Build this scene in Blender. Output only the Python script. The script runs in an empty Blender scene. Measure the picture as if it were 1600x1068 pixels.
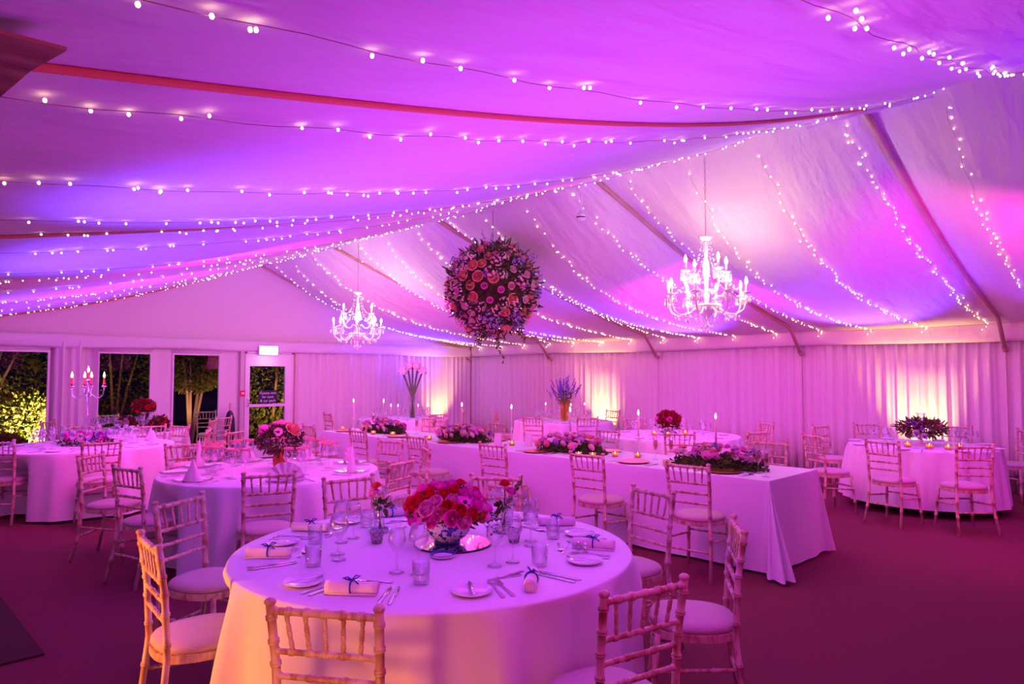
import bpy, math, random
from math import sin, cos, pi, exp, sqrt, atan2, radians
from mathutils import Vector, Matrix

S2 = 0.70710678
sc = bpy.context.scene
COL = sc.collection

# ---------------------------------------------------------------- camera, world, lights, exposure
cam_d = bpy.data.cameras.new('camera'); cam = bpy.data.objects.new('camera', cam_d); COL.objects.link(cam)
cam_d.sensor_width = 36; cam_d.lens = 24.0; cam_d.clip_start = 0.05
cam.location = (0, 0, 1.62)
cam.rotation_euler = (radians(90 + 2.79), 0, radians(-45))
sc.camera = cam

sc.view_settings.view_transform = 'Standard'
sc.view_settings.look = 'None'
sc.view_settings.gamma = 1
sc.view_settings.use_curve_mapping = False
sc.view_settings.exposure = 0.0
sc.cycles.use_denoising = True
sc.cycles.max_bounces = 7
sc.cycles.diffuse_bounces = 4
sc.cycles.glossy_bounces = 3
sc.cycles.transmission_bounces = 4
sc.cycles.transparent_max_bounces = 16
sc.cycles.caustics_reflective = False
sc.cycles.caustics_refractive = False
sc.cycles.sample_clamp_indirect = 4.0
sc.cycles.sample_clamp_direct = 0.0

w = bpy.data.worlds.new('night'); sc.world = w; w.use_nodes = True
w.node_tree.nodes['Background'].inputs[0].default_value = (0.10, 0.05, 0.35, 1)
w.node_tree.nodes['Background'].inputs[1].default_value = 0.02

def c2w(x, z):                       # camera-right, depth -> tent plan coordinates
    return (S2*(z+x), S2*(z-x))

def lamp(kind, loc, energy, color, size=0.2, target=None, spot=100, blend=1.0, name=None):
    d = bpy.data.lights.new(name or kind.lower()+'_light', kind)
    d.energy = energy; d.color = color
    if kind == 'AREA':
        d.size = size
    else:
        d.shadow_soft_size = size
    if kind == 'SPOT':
        d.spot_size = radians(spot); d.spot_blend = blend
    o = bpy.data.objects.new(name or kind.lower()+'_light', d); COL.objects.link(o)
    o.location = loc
    if target is not None:
        o.rotation_euler = (Vector(target)-Vector(loc)).to_track_quat('-Z', 'Y').to_euler()
    return o

PINK = (1.0, 0.03, 0.44)
ROSE = (1.0, 0.36, 0.62)
VIOLET = (0.22, 0.02, 1.0)
BLUE = (0.12, 0.045, 1.0)
WARM = (1.0, 0.50, 0.12)
MAUVE = (0.62, 0.06, 1.0)
# colour-wash LED lamps low at the tent sides, aimed up at the lining
for (x, y, tx, ty, e, c, sp) in [
    (10.9, 12.2, 9.3, 12.5, 1000, BLUE, 75), (10.9, 9.2, 8.6, 9.4, 250, VIOLET, 80),
    (10.9, 6.1, 9.3, 6.1, 1000, BLUE, 75), (10.9, 3.2, 9.4, 3.2, 1050, BLUE, 75), (10.9, 0.2, 8.4, 0.4, 480, VIOLET, 95),
    (0.5, 3.1, 1.7, 3.15, 420, BLUE, 70), (0.5, 5.4, 1.9, 5.4, 450, BLUE, 75), (0.5, 8.9, 2.4, 9.3, 520, BLUE, 90),
    (0.5, 12.0, 2.4, 11.6, 220, VIOLET, 80), (3.6, -1.2, 3.6, 0.6, 150, VIOLET, 100), (6.4, -1.8, 6.9, 0.0, 260, VIOLET, 95)]:
    lamp('SPOT', (x, y, 0.9 if y > 0 else 1.9), e, c, 0.2, (tx, ty, 2.7), sp, 1.0, 'lining_wash')
# added pink-mauve fill spots without fixtures, brightening the lining from below
for (x, y, e) in [(6.3, 1.2, 15), (6, 3.6, 38), (6, 6.4, 45), (6, 9.4, 50), (6, 12.0, 30), (2.3, 2.0, 125), (1.6, 0.9, 75), (3.0, 4.6, 45), (3.0, 7.5, 40), (3.0, 10.5, 60)]:
    lamp('SPOT', (x, y, 1.0), e*0.9, MAUVE, 0.4, (x+0.01, y, 4), 150, 1.0, 'lining_wash')
# added fill areas, no real fixtures: mauve down on tables, pink towards walls
for (x, y, e) in [(6.6, 10.4, 90), (8.6, 6.4, 90), (8.4, 2.0, 60), (3.2, 9.2, 90), (3.6, 4.6, 70), (2.2, 1.6, 30)]:
    lamp('AREA', (x, y, 2.45), e*.42, MAUVE, 1.8, (x, y, 0), name='mauve_fill')
for (x, y, e, tx, ty) in [(7.0, 8.6, 110, 9.6, 11.4), (7.6, 4.6, 110, 11.4, 5.6), (6.6, 1.0, 90, 11.4, 2.0), (2.6, 8.0, 90, 3.4, 13), (3.4, 3.2, 60, 6.5, 6.5), (0.6, -0.6, 70, 3.0, 3.0), (2.4, 5.6, 70, 6.0, 11.5)]:
    lamp('AREA', (x, y, 2.2), e*.43, PINK, 0.9, (tx, ty, 1.0), name='pink_fill')
lamp('AREA', (7.2, -0.8, 2.2), 16, PINK, 0.9, (6.2, 2.6, 0.4), name='pink_fill')  # extra fill added to turn the long cloth's end face pinker
# warm light from the entrance at the left of the camera
lamp('SPOT', (-0.35, 3.75, 0.72), 240, (1.0, 0.26, 0.02), 0.08, (1.02, 3.15, 0.60), 44, 0.6, 'entrance_lamp')
lamp('SPOT', (0.0, 1.2, 0.7), 60, (1.0, 0.30, 0.05), 0.12, (1.7, 2.5, 0.40), 50, 0.8, 'entrance_lamp')
# amber uplighters standing at the foot of the drapes
for (x, y, tx, ty, e) in [(11.22, 2.85, 11.60, 2.92, 300), (11.22, 8.75, 11.60, 8.80, 260), (10.45, 12.66, 10.45, 13.06, 170)]:
    lamp('SPOT', (x, y, 0.22), e, WARM, 0.05, (tx, ty, 1.3), 72, 1.0, 'amber_uplighter_light')
# garden lamps
lamp('SPOT', (3.1, 14.2, 0.3), 2600, (1.0, 0.70, 0.28), 0.1, (2.55, 15.2, 0.7), 70, 0.8, 'garden_lamp')
lamp('SPOT', (7.0, 13.7, 0.6), 150, (1.0, 0.60, 0.16), 0.1, (7.0, 16.0, 1.9), 100, 1.0, 'garden_lamp')
lamp('SPOT', (5.3, 14.7, 0.3), 40, (1.0, 0.60, 0.16), 0.1, (5.2, 15.4, 1.9), 100, 1.0, 'garden_lamp')
lamp('SPOT', (3.9, 15.2, 0.5), 60, (1.0, 0.55, 0.14), 0.1, (3.4, 16.6, 2.2), 110, 1.0, 'garden_lamp')
lamp('SPOT', (4.4, 13.5, 2.9), 90, (0.95, 0.75, 1.0), 0.1, (4.5, 14.1, 0.4), 100, 1.0, 'terrace_lamp')

# ---------------------------------------------------------------- mesh building helpers
class MB:
    def __init__(s): s.v = []; s.f = []
    def add(s, vs, fs):
        n = len(s.v); s.v += [tuple(p) for p in vs]; s.f += [tuple(i+n for i in f) for f in fs]; return s
    def box(s, x0, y0, z0, x1, y1, z1):
        v = [(x, y, z) for z in (z0, z1) for y in (y0, y1) for x in (x0, x1)]
        return s.add(v, [(0, 2, 3, 1), (4, 5, 7, 6), (0, 1, 5, 4), (2, 6, 7, 3), (0, 4, 6, 2), (1, 3, 7, 5)])
    def tube(s, path, rad, seg=8, cap=True):
        P = [Vector(p) for p in path]; n = len(P)
        R = rad if isinstance(rad, (list, tuple)) else [rad]*n
        up = None; vs = []; fs = []
        for i in range(n):
            t = (P[min(i+1, n-1)]-P[max(i-1, 0)]).normalized()
            if up is None:
                up = Vector((0, 0, 1)) if abs(t.z) < 0.9 else Vector((1, 0, 0))
            a = t.cross(up)
            if a.length < 1e-6: a = t.cross(Vector((0.3, 1, 0.1)))
            a.normalize(); b = a.cross(t).normalized(); up = b
            for k in range(seg):
                q = 2*pi*k/seg
                vs.append(P[i]+(a*cos(q)+b*sin(q))*R[i])
        for i in range(n-1):
            for k in range(seg):
                k2 = (k+1) % seg
                fs.append((i*seg+k, i*seg+k2, (i+1)*seg+k2, (i+1)*seg+k))
        if cap:
            fs.append(tuple(range(seg))[::-1]); fs.append(tuple((n-1)*seg+k for k in range(seg)))
        return s.add(vs, fs)
    def lathe(s, prof, seg=20, c=(0, 0, 0)):
        vs = []; fs = []; n = len(prof)
        for (r, z) in prof:
            for k in range(seg):
                q = 2*pi*k/seg; vs.append((c[0]+r*cos(q), c[1]+r*sin(q), c[2]+z))
        for i in range(n-1):
            for k in range(seg):
                k2 = (k+1) % seg
                fs.append((i*seg+k, i*seg+k2, (i+1)*seg+k2, (i+1)*seg+k))
        return s.add(vs, fs)
    def grid(s, fn, nu, nv):
        vs = [fn(i/nu, j/nv) for j in range(nv+1) for i in range(nu+1)]
        fs = [(j*(nu+1)+i, j*(nu+1)+i+1, (j+1)*(nu+1)+i+1, (j+1)*(nu+1)+i) for j in range(nv) for i in range(nu)]
        return s.add(vs, fs)
    def prism(s, outline, z0, z1):
        n = len(outline)
        vs = [(x, y, z0) for x, y in outline]+[(x, y, z1) for x, y in outline]
        fs = [tuple(range(n))[::-1], tuple(range(n, 2*n))]+[(i, (i+1) % n, (i+1) % n+n, i+n) for i in range(n)]
        return s.add(vs, fs)
    def blob(s, c, r, seg=8, rings=5):
        rx, ry, rz = r if isinstance(r, (tuple, list)) else (r, r, r)
        vs = []; fs = []
        for i in range(rings+1):
            a = pi*i/rings
            for k in range(seg):
                q = 2*pi*k/seg; vs.append((c[0]+rx*sin(a)*cos(q), c[1]+ry*sin(a)*sin(q), c[2]-rz*cos(a)))
        for i in range(rings):
            for k in range(seg):
                k2 = (k+1) % seg; fs.append((i*seg+k, i*seg+k2, (i+1)*seg+k2, (i+1)*seg+k))
        return s.add(vs, fs)
    def mesh(s, name, mat, smooth=True):
        m = bpy.data.meshes.new(name); m.from_pydata(s.v, [], s.f); m.validate()
        if mat: m.materials.append(mat)
        if smooth:
            m.polygons.foreach_set('use_smooth', [True]*len(m.polygons))
        m.update(); return m

def thick(o, t=0.004, off=-1):
    md = o.modifiers.new('solid', 'SOLIDIFY'); md.thickness = t; md.offset = off; return o

def ob(name, mesh, parent=None, loc=(0, 0, 0), rot=(0, 0, 0), scale=None):
    o = bpy.data.objects.new(name, mesh); COL.objects.link(o)
    o.location = loc; o.rotation_euler = rot
    if scale is not None: o.scale = scale if isinstance(scale, (tuple, list)) else (scale,)*3
    if parent: o.parent = parent
    return o

def tag(o, label=None, cat=None, group=None, kind=None):
    if label: o['label'] = label
    if cat: o['category'] = cat
    if group: o['group'] = group
    if kind: o['kind'] = kind
    return o

def empty(name, loc, rz=0, label=None, cat=None, group=None):
    o = bpy.data.objects.new(name, None); COL.objects.link(o); o.empty_display_size = 0.05
    o.location = loc; o.rotation_euler = (0, 0, rz)
    return tag(o, label, cat, group)

def struct(name, mb, mat, smooth=False):
    return tag(ob(name, mb.mesh(name, mat, smooth)), kind='structure')

# a kind built once: name, list of (part name, mesh, loc, rot, scale, [sub-parts], kind); every placing copies object data only
def place(name, parts, loc, rz, label, cat, group=None, scale=1.0):
    r = empty(name, loc, rz, label, cat, group); r.scale = (scale,)*3
    def sub(par, lst):
        for p in lst:
            nm, me = p[0], p[1]
            o = ob(nm, me, par, p[2] if len(p) > 2 and p[2] else (0, 0, 0), p[3] if len(p) > 3 and p[3] else (0, 0, 0), p[4] if len(p) > 4 else None)
            if len(p) > 6 and p[6]: o['kind'] = p[6]
            if len(p) > 5 and p[5]: sub(o, p[5])
    sub(r, parts)
    return r

# ---------------------------------------------------------------- materials
def nodes(name):
    m = bpy.data.materials.new(name); m.use_nodes = True
    nt = m.node_tree; return m, nt, nt.nodes['Principled BSDF']

def mat(name, col, rough=0.6, metal=0.0, col2=None, scale=20, bump=0.0, bscale=60, stretch=None, sheen=0, thr=None, emis=None, estr=0, sub=0, spec=None, trans=0):
    m, nt, b = nodes(name)
    b.inputs['Base Color'].default_value = (*col, 1); b.inputs['Roughness'].default_value = rough
    b.inputs['Metallic'].default_value = metal
    if spec is not None: b.inputs['Specular IOR Level'].default_value = spec
    if trans: b.inputs['Transmission Weight'].default_value = trans
    tc = nt.nodes.new('ShaderNodeTexCoord'); mp = nt.nodes.new('ShaderNodeMapping')
    nt.links.new(tc.outputs['Object'], mp.inputs['Vector'])
    if stretch: mp.inputs['Scale'].default_value = stretch
    if col2:
        n = nt.nodes.new('ShaderNodeTexNoise'); n.inputs['Scale'].default_value = scale; n.inputs['Detail'].default_value = 5
        r = nt.nodes.new('ShaderNodeValToRGB'); a, c = thr or (0.35, 0.65)
        r.color_ramp.elements[0].position = a; r.color_ramp.elements[1].position = c
        r.color_ramp.elements[0].color = (*col, 1); r.color_ramp.elements[1].color = (*col2, 1)
        nt.links.new(mp.outputs[0], n.inputs['Vector']); nt.links.new(n.outputs[0], r.inputs[0]); nt.links.new(r.outputs[0], b.inputs['Base Color'])
    if bump:
        n = nt.nodes.new('ShaderNodeTexNoise'); n.inputs['Scale'].default_value = bscale; n.inputs['Detail'].default_value = 4
        bp = nt.nodes.new('ShaderNodeBump'); bp.inputs['Strength'].default_value = bump; bp.inputs['Distance'].default_value = 0.05 if bump >= 1 else 0.02
        nt.links.new(mp.outputs[0], n.inputs['Vector']); nt.links.new(n.outputs[0], bp.inputs['Height']); nt.links.new(bp.outputs[0], b.inputs['Normal'])
    if emis:
        b.inputs['Emission Color'].default_value = (*emis, 1); b.inputs['Emission Strength'].default_value = estr
    return m

def emit(name, col, s, sampling='AUTO'):
    m = bpy.data.materials.new(name); m.use_nodes = True; nt = m.node_tree
    nt.nodes.clear(); e = nt.nodes.new('ShaderNodeEmission'); o = nt.nodes.new('ShaderNodeOutputMaterial')
    e.inputs[0].default_value = (*col, 1); e.inputs[1].default_value = s; nt.links.new(e.outputs[0], o.inputs[0])
    m.cycles.emission_sampling = sampling
    return m

def glassy(name, tint=(1, 1, 1), gloss=1.0, rough=0.03, base=0.06, body=0.0, ior=1.45):
    """thin clear glass: see-through, mirror-like at glancing angles"""
    m = bpy.data.materials.new(name); m.use_nodes = True; nt = m.node_tree; nt.nodes.clear()
    t = nt.nodes.new('ShaderNodeBsdfTransparent'); t.inputs[0].default_value = (*tint, 1)
    g = nt.nodes.new('ShaderNodeBsdfGlossy'); g.inputs['Roughness'].default_value = rough
    l = nt.nodes.new('ShaderNodeLayerWeight'); l.inputs[0].default_value = 0.35
    mt = nt.nodes.new('ShaderNodeMath'); mt.operation = 'MULTIPLY_ADD'; mt.inputs[1].default_value = gloss*0.85; mt.inputs[2].default_value = base
    mx = nt.nodes.new('ShaderNodeMixShader'); o = nt.nodes.new('ShaderNodeOutputMaterial')
    nt.links.new(l.outputs['Facing'], mt.inputs[0]); nt.links.new(mt.outputs[0], mx.inputs[0])
    if body:
        d = nt.nodes.new('ShaderNodeBsdfTranslucent'); d.inputs[0].default_value = (*tint, 1)
        m2 = nt.nodes.new('ShaderNodeMixShader'); m2.inputs[0].default_value = body
        nt.links.new(t.outputs[0], m2.inputs[1]); nt.links.new(d.outputs[0], m2.inputs[2]); nt.links.new(m2.outputs[0], mx.inputs[1])
    else:
        nt.links.new(t.outputs[0], mx.inputs[1])
    nt.links.new(g.outputs[0], mx.inputs[2]); nt.links.new(mx.outputs[0], o.inputs[0])
    return m

M = {}
M['lining'] = mat('lining', (0.80, 0.78, 0.80), 0.85, bump=1.0, bscale=2.2, stretch=(0.7, 3.0, 1))
M['drape'] = mat('drape', (0.80, 0.76, 0.76), 0.8, bump=0.1, bscale=200)
M['cloth'] = mat('cloth', (0.80, 0.77, 0.80), 0.8, bump=0.12, bscale=7)
M['carpet'] = mat('carpet', (0.20, 0.045, 0.07), 0.95, col2=(0.27, 0.06, 0.09), scale=900, bump=0.6, bscale=700, spec=0.1)
M['mat'] = mat('mat', (0.05, 0.012, 0.01), 0.95, col2=(0.08, 0.02, 0.015), scale=300, bump=0.5, bscale=500)
M['seam'] = mat('rust_seam', (0.75, 0.28, 0.12), 0.7)
M['beam'] = mat('beam', (0.50, 0.30, 0.24), 0.6, col2=(0.6, 0.38, 0.30), scale=4)
M['white'] = mat('white_frame', (0.8, 0.78, 0.8), 0.4)
M['tan'] = mat('tan_canvas', (0.50, 0.32, 0.16), 0.85, col2=(0.25, 0.14, 0.08), scale=3, stretch=(1, 6, 1), bump=0.5, bscale=6)
M['wood'] = mat('limed_wood', (0.68, 0.50, 0.40), 0.5, col2=(0.42, 0.19, 0.11), scale=11, stretch=(3, 3, 0.8), thr=(0.44, 0.64))
M['cushion'] = mat('cushion', (0.57, 0.42, 0.42), 0.9, bump=0.1, bscale=150)
M['glass'] = glassy('clear_glass', base=0.02)
M['pane'] = glassy('window_pane', (0.95, 0.95, 0.95), 0.12, 0.02, 0.0)
M['crystal'] = mat('crystal', (0.95, 0.9, 0.82), 0.12, spec=1.0)
M['crystal'].node_tree.nodes['Principled BSDF'].inputs['Alpha'].default_value = 0.8
M['amberlit'] = glassy('amber_lit_glass', (1.0, 0.78, 0.35), 0.5, 0.05, 0.03, body=0.3)  # warm glow of the lit vase put into the glass tint
M['amber'] = glassy('amber_drink', (0.80, 0.50, 0.30), 0.5, 0.05, 0.05, body=0.15)
M['silver'] = mat('silver', (0.75, 0.72, 0.75), 0.22, 1.0)
M['mirror'] = mat('mirror_glass', (0.75, 0.75, 0.8), 0.03, 1.0)
M['dark'] = mat('black_metal', (0.01, 0.01, 0.012), 0.4)
M['gold'] = mat('gold', (0.85, 0.42, 0.12), 0.28, 1.0)
M['china'] = mat('white_china', (0.82, 0.80, 0.85), 0.15)
M['bluechina'] = mat('blue_and_white_china', (0.75, 0.75, 0.88), 0.15, col2=(0.02, 0.03, 0.35), scale=34, thr=(0.50, 0.53))
M['cobalt'] = mat('cobalt_china', (0.03, 0.04, 0.45), 0.15)
M['napkin'] = mat('napkin', (0.82, 0.74, 0.74), 0.85)
M['ribbon'] = mat('blue_ribbon', (0.03, 0.02, 0.35), 0.4)
M['mercury'] = mat('mercury_glass', (0.55, 0.48, 0.50), 0.3, 0.8, col2=(0.12, 0.08, 0.12), scale=90)
M['leaf'] = mat('leaf', (0.05, 0.10, 0.02), 0.8, col2=(0.10, 0.16, 0.03), scale=12, spec=0.15)
M['darkleaf'] = mat('plum_leaf', (0.08, 0.05, 0.035), 0.8, col2=(0.13, 0.14, 0.045), scale=12, spec=0.15)
M['garden'] = mat('garden_leaf', (0.10, 0.15, 0.03), 0.8, col2=(0.30, 0.26, 0.06), scale=3, spec=0.2)
M['lawn'] = mat('lawn', (0.03, 0.05, 0.02), 0.95)
M['stalk'] = mat('green_stalk', (0.10, 0.17, 0.05), 0.5)
M['red'] = mat('red_petal', (0.62, 0.008, 0.02), 0.6)
M['hot'] = mat('hot_pink_petal', (0.80, 0.03, 0.50), 0.6)
M['wine'] = mat('dark_red_petal', (0.22, 0.006, 0.012), 0.7)
M['pinkp'] = mat('pink_petal', (0.85, 0.22, 0.58), 0.6)
M['pale'] = mat('pale_pink_petal', (0.85, 0.50, 0.52), 0.6)
M['peach'] = mat('peach_petal', (0.85, 0.40, 0.25), 0.6)
M['cream'] = mat('cream_petal', (0.82, 0.66, 0.55), 0.6)
M['lilac'] = mat('lilac_petal', (0.38, 0.24, 0.62), 0.6)
M['violet'] = mat('lavender_flower', (0.20, 0.12, 0.55), 0.7)
M['core'] = mat('dark_flower_eye', (0.03, 0.005, 0.03), 0.8)
M['rosewood'] = mat('copper_vase', (0.45, 0.09, 0.02), 0.25, 0.6, col2=(0.6, 0.2, 0.05), scale=25)
M['wax'] = mat('ivory_wax', (0.85, 0.72, 0.6), 0.5)
M['redwax'] = mat('red_wax', (0.75, 0.02, 0.03), 0.4)
M['flame'] = emit('candle_flame', (1.0, 0.62, 0.24), 40)
M['smallflame'] = emit('tea_light_flame', (1.0, 0.58, 0.2), 30)
M['votive'] = glassy('votive_glass', (1.0, 0.75, 0.45), 0.6, 0.1, 0.05, body=0.5)
M['bulb'] = emit('fairy_bulb', (1.0, 0.55, 0.30), 16)
M['lamp'] = emit('chandelier_bulb', (1.0, 0.80, 0.52), 160)
M['exit'] = emit('exit_glow', (0.85, 1.0, 0.80), 6)
M['exitgreen'] = emit('exit_pictogram', (0.25, 0.9, 0.45), 4)
M['navy'] = mat('navy_sign', (0.012, 0.008, 0.05), 0.5)
M['letter'] = mat('white_lettering', (0.8, 0.78, 0.85), 0.5)
M['redplastic'] = mat('red_plastic', (0.75, 0.01, 0.05), 0.35)
M['wire'] = mat('wire', (0.35, 0.25, 0.25), 0.6)
M['chain'] = mat('chain', (0.45, 0.25, 0.22), 0.4, 0.5)

# ---------------------------------------------------------------- tent shell
RAFT = [-3.775, -0.9625, 1.85, 4.6625, 7.475, 10.2875, 13.1]
XL, XR, YB, RX = -0.3, 11.65, 13.1, 6.0
def lining(X, Y):
    sg = 0.16+0.10*max(0.0, min(1.0, Y-12.0))
    if X > RX:
        t = min((X-RX)/5.65, 1.0); hr = 3.83-1.5*t-sg*sin(pi*t)
    else:
        t = min((RX-X)/6.3, 1.0); hr = 3.83-1.6*t-sg*sin(pi*t)
    a = 0.25 if X > RX else 0.36
    hm = 2.33+1.42*((exp(-t/a)-exp(-1/a))/(1-exp(-1/a)) if X > RX else (1-t)**1.7) + (0 if X > RX else (-0.10*t+0.10*(1-t)**1.7))
    f = ((Y-RAFT[0])/2.8125) % 1.0
    wgt = abs(sin(pi*f))**0.9
    rip = 0.012*cos(2*pi*(Y-1.3)/0.75)*min(1, 8*t)*(1-t)
    return hr*(1-wgt)+hm*wgt-rip

y0, y1 = -2.4, YB
mb = MB().grid(lambda u, v: (XL+(XR-XL)*u, y0+(y1-y0)*v, lining(XL+(XR-XL)*u, y0+(y1-y0)*v)), 96, 240)
o = struct('ceiling', mb, M['lining'], True); thick(o, 0.01, 1)
fl = MB().box(-3, -4, -0.05, 11.9, 13.3, 0); struct('floor', fl, M['carpet'])

def pleat(s, seed=0):
    return 0.030*sin(s*41+1.3*sin(s*5+seed))+0.018*sin(s*83+seed+sin(s*7))+0.020*sin(s*17+2*sin(s*3.1+seed))
mb = MB().grid(lambda u, v: (XR-0.06+pleat(u*16)*(1-0.3*v), -2.4+u*15.5, 2.33*v), 900, 3)
o = struct('wall_right', mb, M['drape'], True); thick(o, 0.003, 1)
# back (gable) wall: pleated drape right of the door, flat canvas panels and a curtain between the windows, canvas gable above
W = [(0.9, 2.517), (3.19, 4.04), (4.38, 5.245)]
D0, D1 = 5.70, 6.70
mb = MB()
mb.grid(lambda u, v: (6.74+u*4.91, YB-0.05+pleat(u*5, 2)*(1-0.3*v), 2.33*v), 330, 3)
mb.grid(lambda u, v: (2.517+u*0.673, YB-0.05+1.9*pleat(u*0.42, 1), 2.2*v), 60, 3)
for (a, b) in [(-0.3, 0.9), (4.04, 4.38), (5.245, 5.70)]:
    mb.grid(lambda u, v: (a+u*(b-a), YB-0.03+0.006*sin(u*9+a), 2.2*v), 10, 6)
for (a, b) in W:
    mb.box(a, YB-0.05, 2.02, b, YB-0.02, 2.2); mb.box(a, YB-0.05, 0, b, YB-0.02, 0.12)
mb.box(D0, YB-0.05, 2.04, D1, YB-0.02, 2.2)
mb.grid(lambda u, v: (-0.3+u*11.95, YB-0.02-0.012*sin(u*23+v*3)*v*(1-v), 2.15+(lining(max(XL, -0.3+u*11.95), YB)+0.02-2.15)*v), 90, 8)
o = struct('wall_back', mb, M['drape'], True)
mb = MB().grid(lambda u, v: (-0.55+pleat(u*11)*0.5, 2.6+u*10.5, 2.35*v), 300, 2); struct('wall_left', mb, M['drape'], True)
mb = MB().box(-3, -4, 0, 11.9, -3.95, 4); struct('wall_front', mb, M['drape'])
# valances
def val(fn):
    return fn
mb = MB().grid(lambda u, v: (XR-0.12-0.03*sin(pi*v)-0.012*sin(u*60+3*sin(u*13)), -2.4+u*15.4, 2.36-0.26*v+0.012*sin(u*17.2)*v), 260, 5)
o = struct('trim_1', mb, M['lining'], True); thick(o, 0.004)
mb = MB().grid(lambda u, v: (-0.3+u*11.8, YB-0.10-0.025*sin(pi*v)-0.010*sin(u*52+3*sin(u*11)+4*v), 2.30-0.22*v+0.010*sin(u*19)*v), 220, 5)
o = struct('trim_2', mb, M['lining'], True); thick(o, 0.004)
# rafters under the lining, each ending in a brace to its leg
n = 3
for Y in RAFT[1:]:
    for sgn in (1, -1):
        pts = []
        for i in range(25):
            t = i/24*(0.90 if sgn > 0 else 0.995)
            X = RX+(5.65*t if sgn > 0 else -6.3*t)
            pts.append((X, Y-(0.06 if Y > 13 else 0), lining(X, Y)-(0.035 if sgn > 0 else 0.014)))
        X = RX+sgn*5.65
        if sgn > 0: pts += [(X-0.17, pts[-1][1], 1.99)]
        mb = MB().tube(pts, 0.028 if sgn > 0 else 0.011, 8)
        if sgn > 0: mb.tube([(X-0.19, pts[-1][1], 2.01), (X-0.11, pts[-1][1], 1.97)], 0.040, 8); mb.tube([(X-0.10, pts[-1][1], 2.0), (X-0.10, pts[-1][1], 0)], 0.006, 6)
        struct('trim_%d' % n, mb, M['beam' if sgn > 0 else 'seam'], True); n += 1
mb = MB().tube([(RX, -2.4, 3.80), (RX, 13.05, 3.80)], 0.025, 8); struct('trim_%d' % n, mb, M['lining'], True)
# tan canvas over the entrance
mb = MB().prism([(0.312, 1.56), (0.28, 1.72), (0.25, 2.02), (0.14, 2.3), (-0.5, 2.6), (-0.5, 1.63)], 2.262, 2.270)
struct('trim_%d' % (n+1), mb, M['tan'])

# windows and door
for i, (a, b) in enumerate(W):
    t = empty('window_%d' % (i+1), (0, 0, 0)); t['kind'] = 'structure'
    mb = MB()
    for (x0, z0, x1, z1) in [(a, 0.12, a+0.03, 2.02), (b-0.03, 0.12, b, 2.02), (a+0.03, 1.99, b-0.03, 2.02), (a+0.03, 0.12, b-0.03, 0.15)]:
        mb.box(x0, YB-0.06, z0, x1, YB-0.01, z1)
    ob('window_frame', mb.mesh('window_frame', M['white'], False), t)
    ob('window_pane', MB().box(a+0.03, YB-0.03, 0.15, b-0.03, YB-0.026, 1.99).mesh('window_pane', M['pane'], False), t)
t = empty('door_1', (0, 0, 0)); t['kind'] = 'structure'
mb = MB()
for (x0, z0, x1, z1) in [(D0, 0, D0+0.035, 2.08), (D1-0.035, 0, D1, 2.08), (D0, 2.045, D1, 2.08)]:
    mb.box(x0, YB-0.10, z0, x1, YB-0.02, z1)
ob('door_frame', mb.mesh('door_frame', M['white'], False), t)
mb = MB()
for (x0, z0, x1, z1) in [(D0+0.035, 0.01, 5.80, 2.04), (6.53, 0.01, D1-0.035, 2.04), (5.80, 1.80, 6.53, 2.04), (5.80, 1.0, 6.53, 1.055), (5.80, 0.01, 6.53, 0.25)]:
    mb.box(x0, YB-0.085, z0, x1, YB-0.035, z1)
ob('door_leaf', mb.mesh('door_leaf', M['white'], False), t)
ob('door_pane', MB().box(5.80, YB-0.06, 0.25, 6.53, YB-0.055, 1.80).mesh('door_pane', M['pane'], False), t)
hb = MB().tube([(5.755, YB-0.09, 1.02), (5.755, YB-0.14, 1.02), (5.755, YB-0.14, 1.15), (5.755, YB-0.09, 1.15)], 0.009, 8)
ob('door_handle', hb.mesh('door_handle', M['silver']), t)
mb = MB().box(5.60, YB-0.12, 0, 5.68, YB-0.03, 2.1); struct('trim_%d' % (n+2), mb, mat('pink_post', (0.6, 0.5, 0.5), 0.5))
mb = MB().tube([(6.735, YB-0.06, 0), (6.735, YB-0.06, 2.1)], 0.03, 8); struct('trim_%d' % (n+3), mb, M['beam'], True)

def text_mesh(txt, size, m, depth=0.001, align='CENTER', spacing=1.0):
    c = bpy.data.curves.new('lettering', 'FONT'); c.body = txt; c.size = size; c.extrude = depth; c.align_x = align; c.space_line = spacing
    o = bpy.data.objects.new('tmp', c); COL.objects.link(o)
    bpy.context.view_layer.update()
    me = bpy.data.meshes.new_from_object(o.evaluated_get(bpy.context.evaluated_depsgraph_get()))
    bpy.data.objects.remove(o); me.materials.clear(); me.materials.append(m); me.name = 'lettering'
    return me

# sign in the door glass
sg = empty('door_sign', (6.18, YB-0.066, 1.07), 0, 'navy sign reading Guests exit for taxis & car park on door glass', 'sign')
ob('sign_board', MB().box(-0.19, -0.006, 0, 0.19, 0.0, 0.25).mesh('sign_board', M['navy'], False), sg)
for k, (tx, sz) in enumerate([('Guests exit', 0.072), ('for taxis', 0.072), ('& car park', 0.076)]):
    ob('lettering', text_mesh(tx, sz, M['letter']), sg, (0, -0.008, 0.178-k*0.077), (pi/2, 0, 0))
# lit exit sign over the door
sg = empty('exit_sign', (6.12, YB-0.20, 2.03), 0, 'bright glowing white exit sign box mounted above the glazed door', 'sign')
ob('casing', MB().box(-0.19, 0.0, -0.008, 0.19, 0.07, 0.165).mesh('casing', M['white'], False), sg)
ob('light_panel', MB().box(-0.18, -0.012, 0.0, 0.18, 0.0, 0.157).mesh('light_panel', M['exit'], False), sg)
lamp('AREA', (6.12, YB-0.30, 2.02), 0.8, (0.9, 1, 0.85), 0.3, (6.12, YB, 1.6), name='exit_sign_light')
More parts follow.
